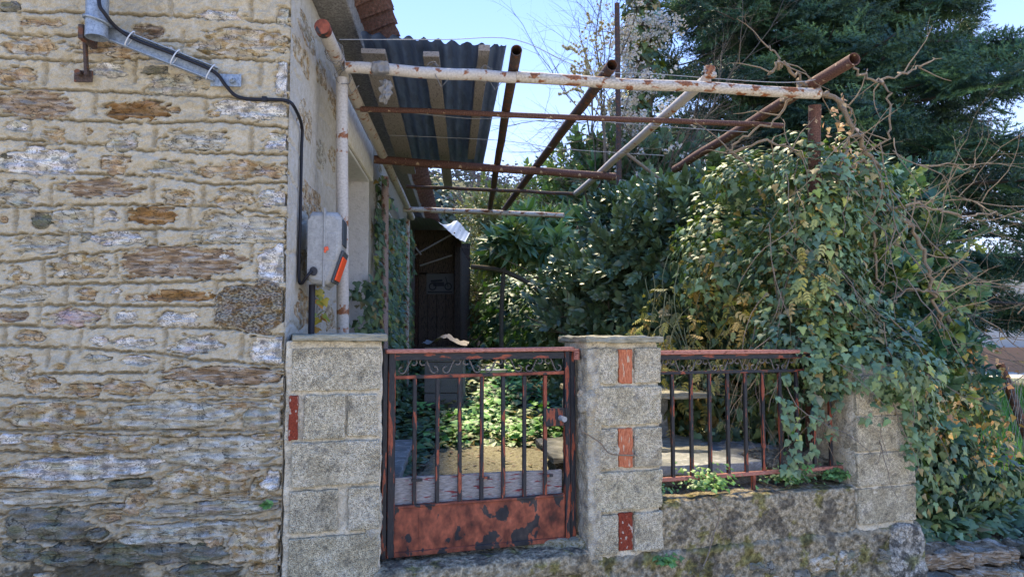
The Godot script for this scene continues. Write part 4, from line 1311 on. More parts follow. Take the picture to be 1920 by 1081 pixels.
	part(sh, "upper_board", b.made(), M.shed_wood)
	for q in [[Vector3(-1.45, 2.62, -9.9), Vector3(-0.78, 2.98, -9.8)], [Vector3(-1.42, 2.9, -9.85), Vector3(-1.25, 2.68, -9.85)], [Vector3(-1.3, 2.55, -10.1), Vector3(-0.85, 2.7, -10.1)]]:
		b = MB.new()
		b.tube([q[0], q[1]], 0.012, 8)
		part(sh, "brace", b.made(), M.raft_wood)
	b = MB.new()
	for s in 2:
		b.sheet(61, 17, func(i: int, j: int):
			var u := i / 60.0
			var w := j / 16.0
			var x := lerpf(-1.5, -0.625, u)
			var near := 3.19 - u * 0.1 - smoothstep(0.45, 1.0, u) * 0.26
			var far := 3.14 + 0.24 * smoothstep(0.4, 0.75, u) - 0.19 * smoothstep(0.75, 1.0, u)
			return Vector3(x - w * 0.04, lerpf(near, far, w) + sin(u * TAU * 16.0) * 0.004 - s * 0.006, -9.6 - w * 1.7), s == 1)
	part(sh, "roof_sheet", b.made(), M.galvanised)
	var po := thing("poster", "faded poster of an old motorcycle pinned on the shed door", "poster", Vector3(-1.06, 2.33, -10.575))
	b = MB.new()
	b.col = lin(92, 90, 87)
	b.box(Vector3.ZERO, Vector3(0.4, 0.3, 0.006))
	part(po, "sheet", b.made(), M.plain)
	b = MB.new()
	b.col = lin(42, 42, 44)
	for x in [-0.11, 0.12]:
		var ring := []
		for i in 17:
			ring.append(Vector3(x + cos(TAU * i / 16.0) * 0.048, -0.04 + sin(TAU * i / 16.0) * 0.048, 0.005))
		b.tube(ring, 0.009, 5)
	b.box(Vector3(-0.02, -0.005, 0.005), Vector3(0.16, 0.06, 0.004))
	b.box(Vector3(-0.05, 0.045, 0.005), Vector3(0.17, 0.03, 0.004), Basis(Vector3(0, 0, 1), 0.08))
	b.box(Vector3(0.1, 0.03, 0.005), Vector3(0.012, 0.15, 0.004), Basis(Vector3(0, 0, 1), 0.25))
	b.box(Vector3(0.0, -0.12, 0.005), Vector3(0.36, 0.02, 0.004))
	part(po, "picture", b.made(), M.plain)
	# hive box
	var hv := thing("wooden_crate", "weathered wooden box with curled tar paper lid, in front of the shed door", "crate", Vector3(-0.73, 0.8, -8.0))
	for k in 4:
		b = MB.new()
		b.box(Vector3(0, 0.08 + k * 0.165, 0.22), Vector3(0.42, 0.155, 0.02), Basis.IDENTITY, 0.003)
		part(hv, "plank", b.made(), M.raft_wood)
	b = MB.new()
	b.box(Vector3(0, 0.33, -0.02), Vector3(0.4, 0.64, 0.44))
	part(hv, "body", b.made(), M.raft_wood)
	b = MB.new()
	b.sheet(15, 9, func(i: int, j: int):
		var u := i / 14.0 - 0.5
		var w := j / 8.0 - 0.5
		return Vector3(u * 0.5, 0.7 + 0.075 * exp(-pow((u + 0.02) * 5.0, 2.0)) - w * 0.03 + noise.get_noise_2d(u * 9.0, w * 9.0) * 0.03, -w * -0.56), true)
	var tp := part(hv, "lid", b.made(), M.raft_wood)
	tp.position.y = 0.0
	var bs := MB.new()
	bs.col = lin(215, 215, 212)
	bs.sheet(25, 5, func(i: int, j: int):
		var a := TAU * i / 24.0
		var r: float = [0.09, 0.13, 0.15, 0.155, 0.15][j]
		return Vector3(cos(a) * r, [0.0, 0.01, 0.04, 0.045, 0.04][j], -sin(a) * r), true)
	var ba := solo("basin", bs.made(), M.plain, "white enamel basin lying in the ivy under the dark hedge", "basin")
	ba.position = Vector3(-0.2, 1.18, -7.6)
	# rubble wall at the right
	var rw := thing("dry_stone_wall", "low rubble dry stone wall under the ivy bank, right of the end pillar", "wall")
	for row in 3:
		for i in 9:
			b = MB.new()
			b.rough(Vector3.ZERO, Vector3(rng.randf_range(0.12, 0.3), rng.randf_range(0.06, 0.11), 0.22), 0.012, 0.022, 8.0, i * 7.0 + row * 31.0, noise, Vector3i(8, 5, 6), Basis(Vector3.UP, rng.randf_range(-0.4, 0.4)) * Basis(Vector3(0, 0, 1), rng.randf_range(-0.15, 0.15)))
			var x := 2.3 + i * 0.19 + rng.randf_range(-0.04, 0.04)
			part(rw, "stone", b.made(), [M.stone_tan, M.stone_dark, M.stone_dark, M.stone_brown][rng.randi() % 4], Vector3(x, 0.04 + row * 0.1, -4.3 - (x - 2.3) * 0.22 - row * 0.07))
	# post of the wire fence and the fence itself
	b = MB.new()
	b.tube([Vector3(4.35, 0.35, -5.95), Vector3(4.05, 1.35, -6.0)], 0.035, 8)
	solo("fence_post", b.made(), M.dark_pipe, "dark leaning post of the wire mesh fence at the right edge", "post")
	b = MB.new()
	b.col = lin(120, 124, 122)
	var n := 40
	for i in n:
		for sg in [-1.0, 1.0]:
			var path := []
			for k in 9:
				var t := k / 8.0
				var s: float = (i + sg * t * 8.0 * 0.5) * 0.075
				if s < 0.0 or s > 2.9:
					continue
				path.append(Vector3(2.35 + s * 0.78, 0.4 + t * 0.85 + noise.get_noise_2d(s, t) * 0.03, -4.85 - s * 0.42 + noise.get_noise_2d(s * 2.0, t + 4.0) * 0.06))
			if path.size() > 1:
				b.tube(path, 0.0018, 4, false)
	solo("wire_fence", b.made(), M.plain, "sagging wire mesh fence overgrown with ivy and dry leaves, right of the end pillar", "fence")
	# far house seen through the branches
	var fh := thing("far_house", "pale house beyond the road, glimpsed through the fir branches at the right edge", "house", Vector3(14.6, 0.5, -21.0), -0.3)
	b = MB.new()
	b.col = lin(205, 200, 190)
	b.box(Vector3(0, 1.4, 0), Vector3(6.0, 2.8, 5.0))
	part(fh, "wall", b.made(), M.plain)
	b = MB.new()
	b.col = lin(190, 186, 178)
	b.box(Vector3(0, 2.9, 0), Vector3(6.8, 0.16, 5.8), Basis.IDENTITY, 0.02)
	part(fh, "roof", b.made(), M.plain)
	b = MB.new()
	b.col = lin(168, 130, 100)
	b.box(Vector3(-0.6, 0.4, 2.9), Vector3(4.0, 0.7, 0.1), Basis.IDENTITY, 0.01)
	part(fh, "fence", b.made(), M.plain)
	# tall thin pole behind the pergola
	pipe("tall_pole", Vector3(1.42, 0.8, -9.4), Vector3(1.41, 6.02, -9.4), 0.035, M.dark_pipe, "tall thin rusty pole in front of the blossom tree, with small flat cap", "pole", "")
	pipe("utility_pole", Vector3(-3.4, 0.5, -25.0), Vector3(-3.4, 7.4, -25.0), 0.09, M.white_pipe, "pale pole far behind, beside the roof edge of the house", "pole", "")


# ---------- plants ----------
func vary(c: Color, a := 0.2) -> Color:
	var k := 1.6 * (1.0 + rng.randf_range(-a, a))
	return Color(c.r * k * rng.randf_range(0.92, 1.08), c.g * k, c.b * k * rng.randf_range(0.9, 1.1))

func pick(list: Array) -> Color:
	return list[rng.randi() % list.size()]

# folded, slightly curled blade: length 1 along y, face towards z
func blade(b: MB, t: Transform3D, wide: float, long: float, bend: float, fold: float, tone: Color, n := 4, top := 0.45) -> void:
	var first := b.v.size()
	for i in n + 1:
		var s := float(i) / n
		var w := 0.0 if i == n else wide * pow(sin(PI * pow(clampf(s * 0.94 + 0.05, 0.0, 1.0), top * 1.6)), 0.8)
		var y := s * long
		var z := -bend * s * s * long
		b.col = tone * 0.92
		b.p(t * Vector3(-w, y, z + fold * w))
		b.col = tone * 1.14
		b.p(t * Vector3(0, y, z))
		b.col = tone * 0.95
		b.p(t * Vector3(w, y, z + fold * w))
	for i in n:
		var a := first + i * 3
		b.quad(a, a + 3, a + 4, a + 1)
		b.quad(a + 1, a + 4, a + 5, a + 2)

func ivy_leaf(lobes := 1.0) -> ArrayMesh:
	var b := MB.new()
	var half := [Vector2(0.0, 0.06), Vector2(0.17, -0.07), Vector2(0.36, 0.0), Vector2(0.5, 0.2), Vector2(0.3 + 0.08 * (1.0 - lobes), 0.36), Vector2(0.24, 0.56), Vector2(0.12, 0.8), Vector2(0.0, 1.0)]
	b.col = Color(1.2, 1.2, 1.15)
	var mid := b.p(Vector3(0, 0.3, 0.05))
	var mid2 := b.p(Vector3(0, 0.62, 0.03))
	for sg in [1.0, -1.0]:
		var ids := []
		for i in half.size():
			var q: Vector2 = half[i]
			b.col = Color(1.12, 1.14, 1.1) if i == 3 or i == 7 or i == 0 else Color(0.86, 0.88, 0.86)
			ids.append(b.p(Vector3(q.x * sg, q.y, -0.1 * absf(q.x) - 0.06 * q.y * q.y)))
		for i in 4:
			if sg > 0:
				b.tri(mid, ids[i + 1], ids[i])
			else:
				b.tri(mid, ids[i], ids[i + 1])
		for i in range(4, 7):
			if sg > 0:
				b.tri(mid2, ids[i + 1], ids[i])
			else:
				b.tri(mid2, ids[i], ids[i + 1])
		if sg > 0:
			b.tri(mid, mid2, ids[4])
		else:
			b.tri(mid, ids[4], mid2)
	return b.made()

# a leafy twig: leaves set in turn round a thin stem that runs along y, length about 1
func twig_mesh(count: int, wide: float, long: float, spread: float, bend: float, sd: int, stem := Color(0.1, 0.12, 0.05), reach := 1.0) -> ArrayMesh:
	var r := RandomNumberGenerator.new()
	r.seed = sd
	var b := MB.new()
	b.col = stem
	b.tube([Vector3.ZERO, Vector3(0.02, reach * 0.5, 0.02), Vector3(0, reach, 0)], [0.012, 0.01, 0.005], 4, false)
	for i in count:
		var s := (0.15 + 0.85 * i / (count - 1)) * reach
		var a := i * 2.4 + r.randf_range(-0.4, 0.4)
		var up := lerpf(spread, spread * 0.45, float(i) / count)
		var dir := Vector3(cos(a) * sin(up), cos(up), sin(a) * sin(up)).normalized()
		# the face of each blade looks up and out
		var face := (Vector3(0, 0.35, 1.0) + Vector3(cos(a), 0, sin(a)) * 0.35 + Vector3(r.randf_range(-0.3, 0.3), r.randf_range(-0.3, 0.3), 0)).normalized()
		var x := dir.cross(face).normalized()
		var t := Transform3D(Basis(x, dir, x.cross(dir)), Vector3(0, s, 0))
		var k := r.randf_range(0.75, 1.25)
		blade(b, t, wide * r.randf_range(0.8, 1.15), long * r.randf_range(0.8, 1.15), bend * r.randf_range(0.3, 1.4), 0.35, Color(k, k, k))
	return b.made()

func facing(normal: Vector3, along: Vector3) -> Basis:
	var z := normal.normalized()
	var y := along - z * along.dot(z)
	if y.length() < 0.05:
		y = Vector3(0.3, 1, 0.2) - z * Vector3(0.3, 1, 0.2).dot(z)
	y = y.normalized()
	return Basis(y.cross(z), y, z)

# points through the outer part of lumpy blobs: [where, outward]
func in_blobs(blobs: Array, count: int, inner: float, clump: float, cut: float) -> Array:
	var out := []
	var sum := 0.0
	for q in blobs:
		sum += q[1].x * q[1].y + q[1].y * q[1].z + q[1].x * q[1].z
	for q in blobs:
		var n := int(count * (q[1].x * q[1].y + q[1].y * q[1].z + q[1].x * q[1].z) / sum)
		for i in n:
			var dir := Vector3(rng.randfn(), rng.randfn(), rng.randfn()).normalized()
			var r := lerpf(inner, 1.0, pow(rng.randf(), 0.55))
			var lump := 1.0 + noise.get_noise_3dv((q[0] + dir * q[1]) * clump) * 0.38
			var p: Vector3 = q[0] + dir * q[1] * r * lump
			if noise.get_noise_3dv(p * clump * 1.9 + Vector3(7, 3, 1)) < cut:
				continue
			if behind_wall(p.x, p.z) < 0.02 and p.y < 1.3 and p.x < 2.0:
				continue
			out.append([p, (dir / q[1]).normalized()])
	return out

func leafy(parent: Node, called: String, meshes: Array, mat: Material, spots: Array, size: float, cols: Array, up: float, hang: float, loose: float) -> void:
	for k in meshes.size():
		var xf := []
		var cc := []
		for i in range(k, spots.size(), meshes.size()):
			var s: Array = spots[i]
			var nrm: Vector3 = (s[1] + Vector3.UP * up + Vector3(rng.randfn(), rng.randfn(), rng.randfn()) * loose).normalized()
			var along := Vector3(rng.randfn() * 0.6, -hang, rng.randfn() * 0.6)
			var sc := size * rng.randf_range(0.45, 1.3)
			xf.append(Transform3D(facing(nrm, along).scaled(Vector3.ONE * sc), s[0]))
			var age := noise.get_noise_3dv(s[0] * 2.3 + Vector3(3, 9, 5))
			var c := vary(pick(cols), 0.3)
			cc.append(Color(c.r * (1.0 + age * 0.55), c.g * (1.0 + age * 0.35), c.b * (1.0 - age * 0.2)))
		scatter(parent, called, meshes[k], mat, xf, cc)

func twiggy(parent: Node, called: String, meshes: Array, mat: Material, spots: Array, size: float, cols: Array, up: float, loose: float) -> void:
	for k in meshes.size():
		var xf := []
		var cc := []
		for i in range(k, spots.size(), meshes.size()):
			var s: Array = spots[i]
			var dir: Vector3 = (s[1] + Vector3.UP * up + Vector3(rng.randfn(), rng.randfn(), rng.randfn()) * loose).normalized()
			var sc := size * rng.randf_range(0.6, 1.3)
			var z := Vector3(0, 0.5, 1.0) + Vector3(rng.randfn(), rng.randfn(), rng.randfn()) * 0.4
			var x := dir.cross(z).normalized()
			xf.append(Transform3D(Basis(x, dir, x.cross(dir)).scaled(Vector3.ONE * sc), s[0] - dir * sc * 0.5))
			cc.append(vary(pick(cols), 0.25))
		scatter(parent, called, meshes[k], mat, xf, cc)

# a wandering, forking stem
func stem(b: MB, at: Vector3, dir: Vector3, long: float, r: float, forks: int, wild: float, droop := 0.0, fork_len := 0.55) -> void:
	var path := [at]
	var rad := [r]
	var n := int(clampf(long / 0.07, 4, 26))
	var p := at
	var d := dir.normalized()
	for i in n:
		d = (d + Vector3(rng.randfn(), rng.randfn(), rng.randfn()) * wild + Vector3.DOWN * droop).normalized()
		p += d * long / n
		path.append(p)
		rad.append(lerpf(r, r * 0.35, (i + 1.0) / n))
		if forks > 0 and i > 1 and rng.randf() < 0.42:
			stem(b, p, (d + Vector3(rng.randfn(), rng.randfn(), rng.randfn()) * 0.75).normalized(), long * rng.randf_range(0.3, 0.75) * fork_len * 1.6, rad[-1] * 0.65, forks - 1, wild, droop, fork_len)
	b.tube(path, rad, 5 if r > 0.006 else 4, false)

func bush(called: String, label: String, category := "bush", group := "") -> Node3D:
	return thing(called, label, category, Vector3.ZERO, 0.0, group)

func make_all_plants() -> void:
	var ivy := [ivy_leaf(1.0), ivy_leaf(0.3), ivy_leaf(1.4)]
	var ivy_cols := [lin(72, 92, 62), lin(84, 106, 72), lin(62, 82, 55), lin(98, 118, 80), lin(74, 90, 50), lin(78, 96, 60), lin(90, 108, 68), lin(68, 86, 54), lin(116, 124, 64), lin(82, 98, 66), lin(72, 90, 56), lin(122, 106, 62)]
	var dark_ivy := ivy_cols
	# --- glossy bush (bay or laurel) in the middle
	var laurel := []
	for k in 4:
		laurel.append(twig_mesh(12, 0.135, 0.42, 1.15, 0.3, 100 + k))
	var bb := bush("laurel_bush", "large glossy dark green broad-leaved bush in the middle, behind the gate pillar")
	var blobs := [[Vector3(1.35, 2.15, -6.1), Vector3(0.75, 0.65, 0.6)], [Vector3(0.85, 1.85, -6.6), Vector3(0.6, 0.55, 0.55)], [Vector3(1.75, 2.45, -5.9), Vector3(0.6, 0.55, 0.5)], [Vector3(1.1, 1.35, -6.4), Vector3(0.65, 0.55, 0.5)], [Vector3(1.55, 1.55, -5.7), Vector3(0.65, 0.7, 0.45)], [Vector3(1.3, 2.6, -6.9), Vector3(0.6, 0.45, 0.5)], [Vector3(2.1, 1.9, -5.6), Vector3(0.5, 0.7, 0.45)], [Vector3(0.75, 1.5, -7.0), Vector3(0.45, 0.5, 0.45)]]
	var lc := [lin(66, 84, 58), lin(76, 96, 66), lin(58, 76, 52), lin(86, 104, 70)]
	twiggy(bb, "foliage", laurel, M.glossy_leaf, in_blobs(blobs, 6500, 0.45, 2.2, -0.55), 0.175, lc, 0.25, 0.55)
	var b := MB.new()
	for i in 7:
		stem(b, Vector3(1.3 + rng.randf_range(-0.3, 0.3), 0.5, -6.2), Vector3(rng.randf_range(-0.4, 0.4), 1, rng.randf_range(-0.2, 0.3)), 1.9, 0.025, 2, 0.12)
	part(bb, "branches", b.made(), M.bark)
	# --- ivy over the end pillar and the corner post
	var iv := bush("ivy", "big ivy thicket climbing the corner post and spilling over the end pillar and fence end", "ivy")
	blobs = [[Vector3(1.8, 2.4, -4.24), Vector3(0.26, 0.42, 0.24)], [Vector3(1.8, 1.85, -4.4), Vector3(0.42, 0.55, 0.3)], [Vector3(1.5, 2.1, -4.9), Vector3(0.4, 0.5, 0.35)], [Vector3(1.95, 1.5, -4.3), Vector3(0.5, 0.3, 0.32)], [Vector3(2.02, 1.38, -4.05), Vector3(0.36, 0.2, 0.18)], [Vector3(1.7, 1.5, -4.2), Vector3(0.3, 0.3, 0.22)], [Vector3(2.3, 1.25, -4.3), Vector3(0.22, 0.35, 0.25)], [Vector3(2.0, 2.2, -4.6), Vector3(0.35, 0.35, 0.3)], [Vector3(1.82, 1.95, -4.18), Vector3(0.24, 0.55, 0.16)], [Vector3(2.1, 2.42, -4.42), Vector3(0.32, 0.36, 0.25)], [Vector3(1.55, 2.6, -4.6), Vector3(0.3, 0.2, 0.3)]]
	var spots := in_blobs(blobs, 19000, 0.45, 3.4, -0.22)
	# hanging trails down the pillar's face
	for q in [[1.62, 1.42, 0.5], [1.72, 1.38, 0.3], [1.80, 1.36, 0.34], [1.88, 1.34, 0.16], [2.0, 1.34, 0.24], [2.1, 1.32, 0.2], [1.5, 1.4, 0.55], [1.56, 1.3, 0.5], [2.2, 1.3, 0.42], [2.26, 1.25, 0.5]]:
		for k in int(q[2] / 0.018):
			var y: float = q[1] - rng.randf() * q[2]
			var x: float = q[0] + noise.get_noise_2d(y * 4.0, q[0] * 9.0) * 0.09 + rng.randf_range(-0.03, 0.03)
			var z := -3.1 - (x + 0.98) * tan(deg_to_rad(18.0)) + (0.03 if x > 1.9 else -0.06) + rng.randf_range(0.0, 0.04)
			spots.append([Vector3(x, y, z), Vector3(-0.2, 0.1, 1.0)])
	spots.sort_custom(func(p, q): return p[0].z > q[0].z)
	var near := spots.slice(0, 280)
	for s in near:
		var nrm: Vector3 = (s[1] + Vector3(0, 0.35, 0.5) + Vector3(rng.randfn(), rng.randfn(), rng.randfn()) * 0.3).normalized()
		var o := part(iv, "leaf", ivy[rng.randi() % 3], leaf_tone(vary(pick(ivy_cols), 0.2)), s[0])
		o.transform = Transform3D(facing(nrm, Vector3(rng.randfn() * 0.5, -1.0, 0)).scaled(Vector3.ONE * rng.randf_range(0.028, 0.058)), s[0])
	leafy(iv, "foliage", ivy, M.leaf, spots.slice(280), 0.046, ivy_cols, 0.45, 1.0, 0.35)
	b = MB.new()
	for i in 60:
		stem(b, Vector3(rng.randf_range(1.45, 2.3), rng.randf_range(1.2, 2.75), -4.15 + rng.randf_range(-0.25, 0.2)), Vector3(rng.randf_range(-0.6, 0.6), -0.6, 0.2), 0.6, 0.004, 1, 0.2, 0.1)
	part(iv, "stems", b.made(), M.twig)
	# --- ivy on the house wall
	var hw := bush("ivy", "dark ivy covering the house side wall between the white door reveals", "ivy")
	spots = []
	for i in 3600:
		var z := rng.randf_range(-2.62, -6.7)
		var y := rng.randf_range(0.9, 2.95)
		if z > -2.75 and y > 2.1 + noise.get_noise_2d(z * 5.0, y * 5.0) * 0.4:
			continue
		if noise.get_noise_2d(z * 1.8, y * 1.8) < -0.12 + (y - 2.4) * 0.5:
			continue
		spots.append([at_house(0.02 + rng.randf() * 0.07, y, z), Vector3(1, 0.2, 0.35)])
	leafy(hw, "foliage", ivy, M.leaf, spots, 0.075, dark_ivy, 0.25, 1.0, 0.35)
	var lv := bush("ivy", "small ivy sprays reaching over the white door reveal near the pillar cap", "ivy")
	spots = []
	for i in 90:
		spots.append([at_house(-0.02 - rng.randf() * rng.randf() * 0.26 + 0.1, rng.randf_range(1.4, 2.0), -2.5 + rng.randf() * 0.1), Vector3(0.4, 0.2, 1.0)])
	leafy(lv, "foliage", ivy, M.leaf, spots, 0.07, dark_ivy, 0.2, 1.0, 0.4)
	# small yellowing weed on the wall under the meter box
	var wd := bush("wall_weed", "small yellowing vine growing on the house wall under the meter box", "weed")
	spots = []
	for i in 16:
		spots.append([at_house(0.03 + rng.randf() * 0.04, rng.randf_range(1.62, 1.86), -0.42 - rng.randf() * 0.15), Vector3(0.7, 0.3, 0.8)])
	leafy(wd, "leaves", ivy, M.leaf, spots, 0.045, [lin(150, 140, 60), lin(110, 120, 50), lin(150, 110, 50)], 0.2, 1.0, 0.5)
	# --- hedge at the back
	var hg := bush("hedge", "dark shaded hedge along the back of the garden beyond the shed", "hedge")
	blobs = [[Vector3(0.05, 1.55, -10.4), Vector3(0.62, 0.85, 0.6)], [Vector3(0.6, 1.5, -9.4), Vector3(0.7, 0.8, 0.6)], [Vector3(1.5, 1.5, -8.6), Vector3(0.9, 0.8, 0.6)], [Vector3(0.3, 1.9, -11.2), Vector3(0.8, 0.7, 0.6)]]
	leafy(hg, "foliage", ivy, M.leaf, in_blobs(blobs, 6500, 0.5, 2.4, -0.55), 0.1, [lin(58, 80, 54), lin(70, 94, 60), lin(82, 108, 66), lin(50, 70, 48)], 0.4, 0.8, 0.45)
	# --- loquat
	var lq := bush("loquat_tree", "loquat tree with long drooping leaves in the middle distance, beside the shed roof", "tree")
	var loq := []
	for k in 3:
		loq.append(twig_mesh(12, 0.12, 0.75, 1.5, 0.55, 300 + k, Color(0.15, 0.12, 0.08), 0.5))
	blobs = [[Vector3(0.0, 2.72, -8.7), Vector3(0.32, 0.24, 0.3)], [Vector3(0.45, 2.65, -8.9), Vector3(0.36, 0.3, 0.4)], [Vector3(0.35, 3.0, -9.3), Vector3(0.45, 0.25, 0.4)], [Vector3(1.0, 2.85, -9.6), Vector3(0.5, 0.4, 0.4)], [Vector3(-0.2, 2.6, -9.3), Vector3(0.22, 0.2, 0.3)]]
	twiggy(lq, "foliage", loq, M.leaf, in_blobs(blobs, 320, 0.4, 1.5, -0.7), 0.25, [lin(70, 96, 62), lin(86, 108, 70), lin(58, 84, 54), lin(100, 112, 62)], 0.15, 0.5)
	b = MB.new()
	b.tube(curve([Vector3(0.75, 0.9, -8.7), Vector3(0.7, 1.7, -8.6), Vector3(0.35, 2.1, -8.6), Vector3(-0.1, 2.35, -8.7), Vector3(-0.5, 2.42, -8.8)]), 0.03, 7)
	b.tube(curve([Vector3(-0.12, 0.9, -8.8), Vector3(-0.13, 1.8, -8.75), Vector3(-0.1, 2.4, -8.7)]), 0.028, 7)
	part(lq, "branches", b.made(), M.bark)
	# --- sunlit scrub behind
	var scr := []
	for k in 3:
		scr.append(twig_mesh(14, 0.07, 0.26, 1.2, 0.2, 400 + k))
	for q in [[Vector3(-0.3, 2.2, -13.5), Vector3(1.0, 0.9, 0.8), "sunny olive scrub directly behind the hedge right of the shed", 0], [Vector3(1.25, 3.9, -11.5), Vector3(1.0, 0.8, 0.7), "light green shrub below the blossom tree", 1], [Vector3(0.1, 4.0, -16.0), Vector3(1.4, 1.0, 1.0), "thin scrub below the pergola on the skyline", 0], [Vector3(1.75, 3.7, -10.7), Vector3(0.95, 0.9, 0.6), "shrub with pale upright leaves at the foot of the ivy covered trunk", 2], [Vector3(-0.9, 3.3, -17.5), Vector3(1.0, 0.9, 0.8), "grey green scrub seen over the shed roof", 3]]:
		var sb := bush("shrub", q[2], "shrub", "shrubs behind the garden")
		var cols: Array = [[lin(112, 116, 66), lin(92, 102, 60), lin(130, 126, 84)], [lin(104, 124, 56), lin(84, 108, 56), lin(70, 96, 54)], [lin(70, 92, 62), lin(86, 106, 72), lin(58, 82, 56)], [lin(120, 122, 104), lin(102, 108, 88), lin(90, 96, 74)]][q[3]]
		var main := [[q[0], q[1]]]
		for k in 5:
			main.append([q[0] + Vector3(rng.randf_range(-0.8, 0.8), rng.randf_range(-0.5, 0.4), rng.randf_range(-0.4, 0.4)) * q[1], q[1] * rng.randf_range(0.35, 0.6)])
		twiggy(sb, "foliage", scr if q[3] != 2 else laurel, M.leaf, in_blobs(main, 900, 0.3, 1.6, -0.25), 0.34, cols, 0.4, 0.6)
		b = MB.new()
		for i in 8:
			stem(b, q[0] - Vector3(rng.randf_range(-0.4, 0.4), q[1].y * 1.3, 0), Vector3(rng.randf_range(-0.5, 0.5), 1, 0.0), q[1].y * 2.2, 0.016, 2, 0.14)
		part(sb, "branches", b.made(), M.twig)
	# --- ground ivy and fresh green
	spots = []
	for i in 15000:
		var x := rng.randf_range(-1.7, 2.4)
		var z := rng.randf_range(-5.0, -10.5)
		if x > -0.72 and x < 0.42 + noise.get_noise_2d(x * 3.0, z * 3.0) * 0.1 and z > -6.3 + noise.get_noise_2d(x * 2.5, 8.0) * 0.35:
			continue
		var thick := 0.05 + 0.2 * smoothstep(-6.2, -7.0, z) * (0.5 + 0.5 * noise.get_noise_2d(x * 1.6, z * 1.6))
		spots.append([Vector3(x, ground_y(x, z) + rng.randf() * thick + 0.02, z), Vector3(0, 1, 0.25)])
	leafy(self, "ground_ivy", ivy, M.leaf, spots, 0.085, ivy_cols, 0.6, 0.3, 0.4)
	spots = []
	for i in 5000:
		var x := rng.randf_range(-1.0, 1.1)
		var z := rng.randf_range(-6.2, -9.5)
		if noise.get_noise_2d(x * 1.1 + 5.0, z * 1.1) < 0.1:
			continue
		spots.append([Vector3(x, ground_y(x, z) + 0.06 + rng.randf() * 0.2, z), Vector3(0, 1, 0.3)])
	leafy(self, "ground_plants", [ivy[1]], M.leaf, spots, 0.075, [lin(100, 146, 72), lin(118, 160, 84), lin(88, 130, 66)], 0.6, 0.3, 0.45)
	# fallen leaves on path and soil
	spots = []
	for i in 420:
		var x := rng.randf_range(-0.75, 0.5)
		var z := rng.randf_range(-4.2, -6.6)
		if rng.randf() > 0.25 + absf(x + 0.1) + smoothstep(-5.9, -6.4, z):
			continue
		spots.append([Vector3(x, 0.617 + rng.randf() * 0.008, z), Vector3(0, 1, 0)])
	leafy(self, "leaf_litter", [ivy[1], ivy[0]], M.leaf, spots, 0.035, [lin(90, 66, 44), lin(112, 86, 58), lin(70, 54, 40), lin(100, 92, 60)], 1.0, 0.1, 0.25)
	# --- weeds on the wall ledge
	for q in [[Vector3(1.02, 0.79, -3.84), 0.13, "bright green weed tuft under the fence, left and larger one"], [Vector3(1.55, 0.79, -4.02), 0.12, "bright green weed tuft under the fence right of its foot"], [Vector3(1.84, 0.79, -4.12), 0.07, "small weed tuft in the corner against the end pillar"], [Vector3(0.74, 0.79, -3.76), 0.06, "low dark weed at the left end of the wall ledge"], [Vector3(0.76, 0.47, -3.63), 0.05, "little plant growing low on the wall beside the pillar foot"], [Vector3(-1.03, 0.88, -3.06), 0.022, "tiny green weed in the crack at the house corner"]]:
		var tf := bush("weed_tuft", q[2], "weed", "weeds on the wall")
		spots = []
		for i in int(1500 * q[1]):
			var dir := Vector3(rng.randfn(), absf(rng.randfn()) * 0.7, rng.randfn() * 0.6)
			spots.append([q[0] + dir * q[1] * 0.55, Vector3(dir.x * 0.4, 1.0, 0.8)])
		leafy(tf, "leaves", [ivy[1]], M.leaf, spots, 0.027, [lin(72, 104, 54), lin(86, 118, 64), lin(60, 90, 48)], 0.5, 0.5, 0.4)
	make_right_side(ivy, ivy_cols, dark_ivy, laurel, scr)
	make_trees(ivy, dark_ivy)
	make_vines(ivy)

var tones := {}
func leaf_tone(c: Color) -> StandardMaterial3D:
	var k := int(c.g * 60.0)
	if not tones.has(k):
		var m: StandardMaterial3D = M.leaf.duplicate()
		m.albedo_color = Color(c.r, c.g, c.b).linear_to_srgb()
		tones[k] = m
	return tones[k]

func sprig(n: int) -> ArrayMesh:
	# feather-like leaf of pointed leaflets
	var b := MB.new()
	b.col = Color(0.8, 0.8, 0.7)
	b.tube([Vector3.ZERO, Vector3(0, 0.9, 0)], 0.012, 3, false)
	for i in n:
		for sg in [-1.0, 1.0]:
			var t := Transform3D(Basis(Vector3(0, 0, 1), -sg * 0.95), Vector3(0, 0.12 + 0.75 * i / n, 0))
			blade(b, t, 0.085, 0.36, 0.2, 0.3, Color.WHITE, 3)
	blade(b, Transform3D(Basis.IDENTITY, Vector3(0, 0.85, 0)), 0.09, 0.42, 0.2, 0.3, Color.WHITE, 3)
	return b.made()

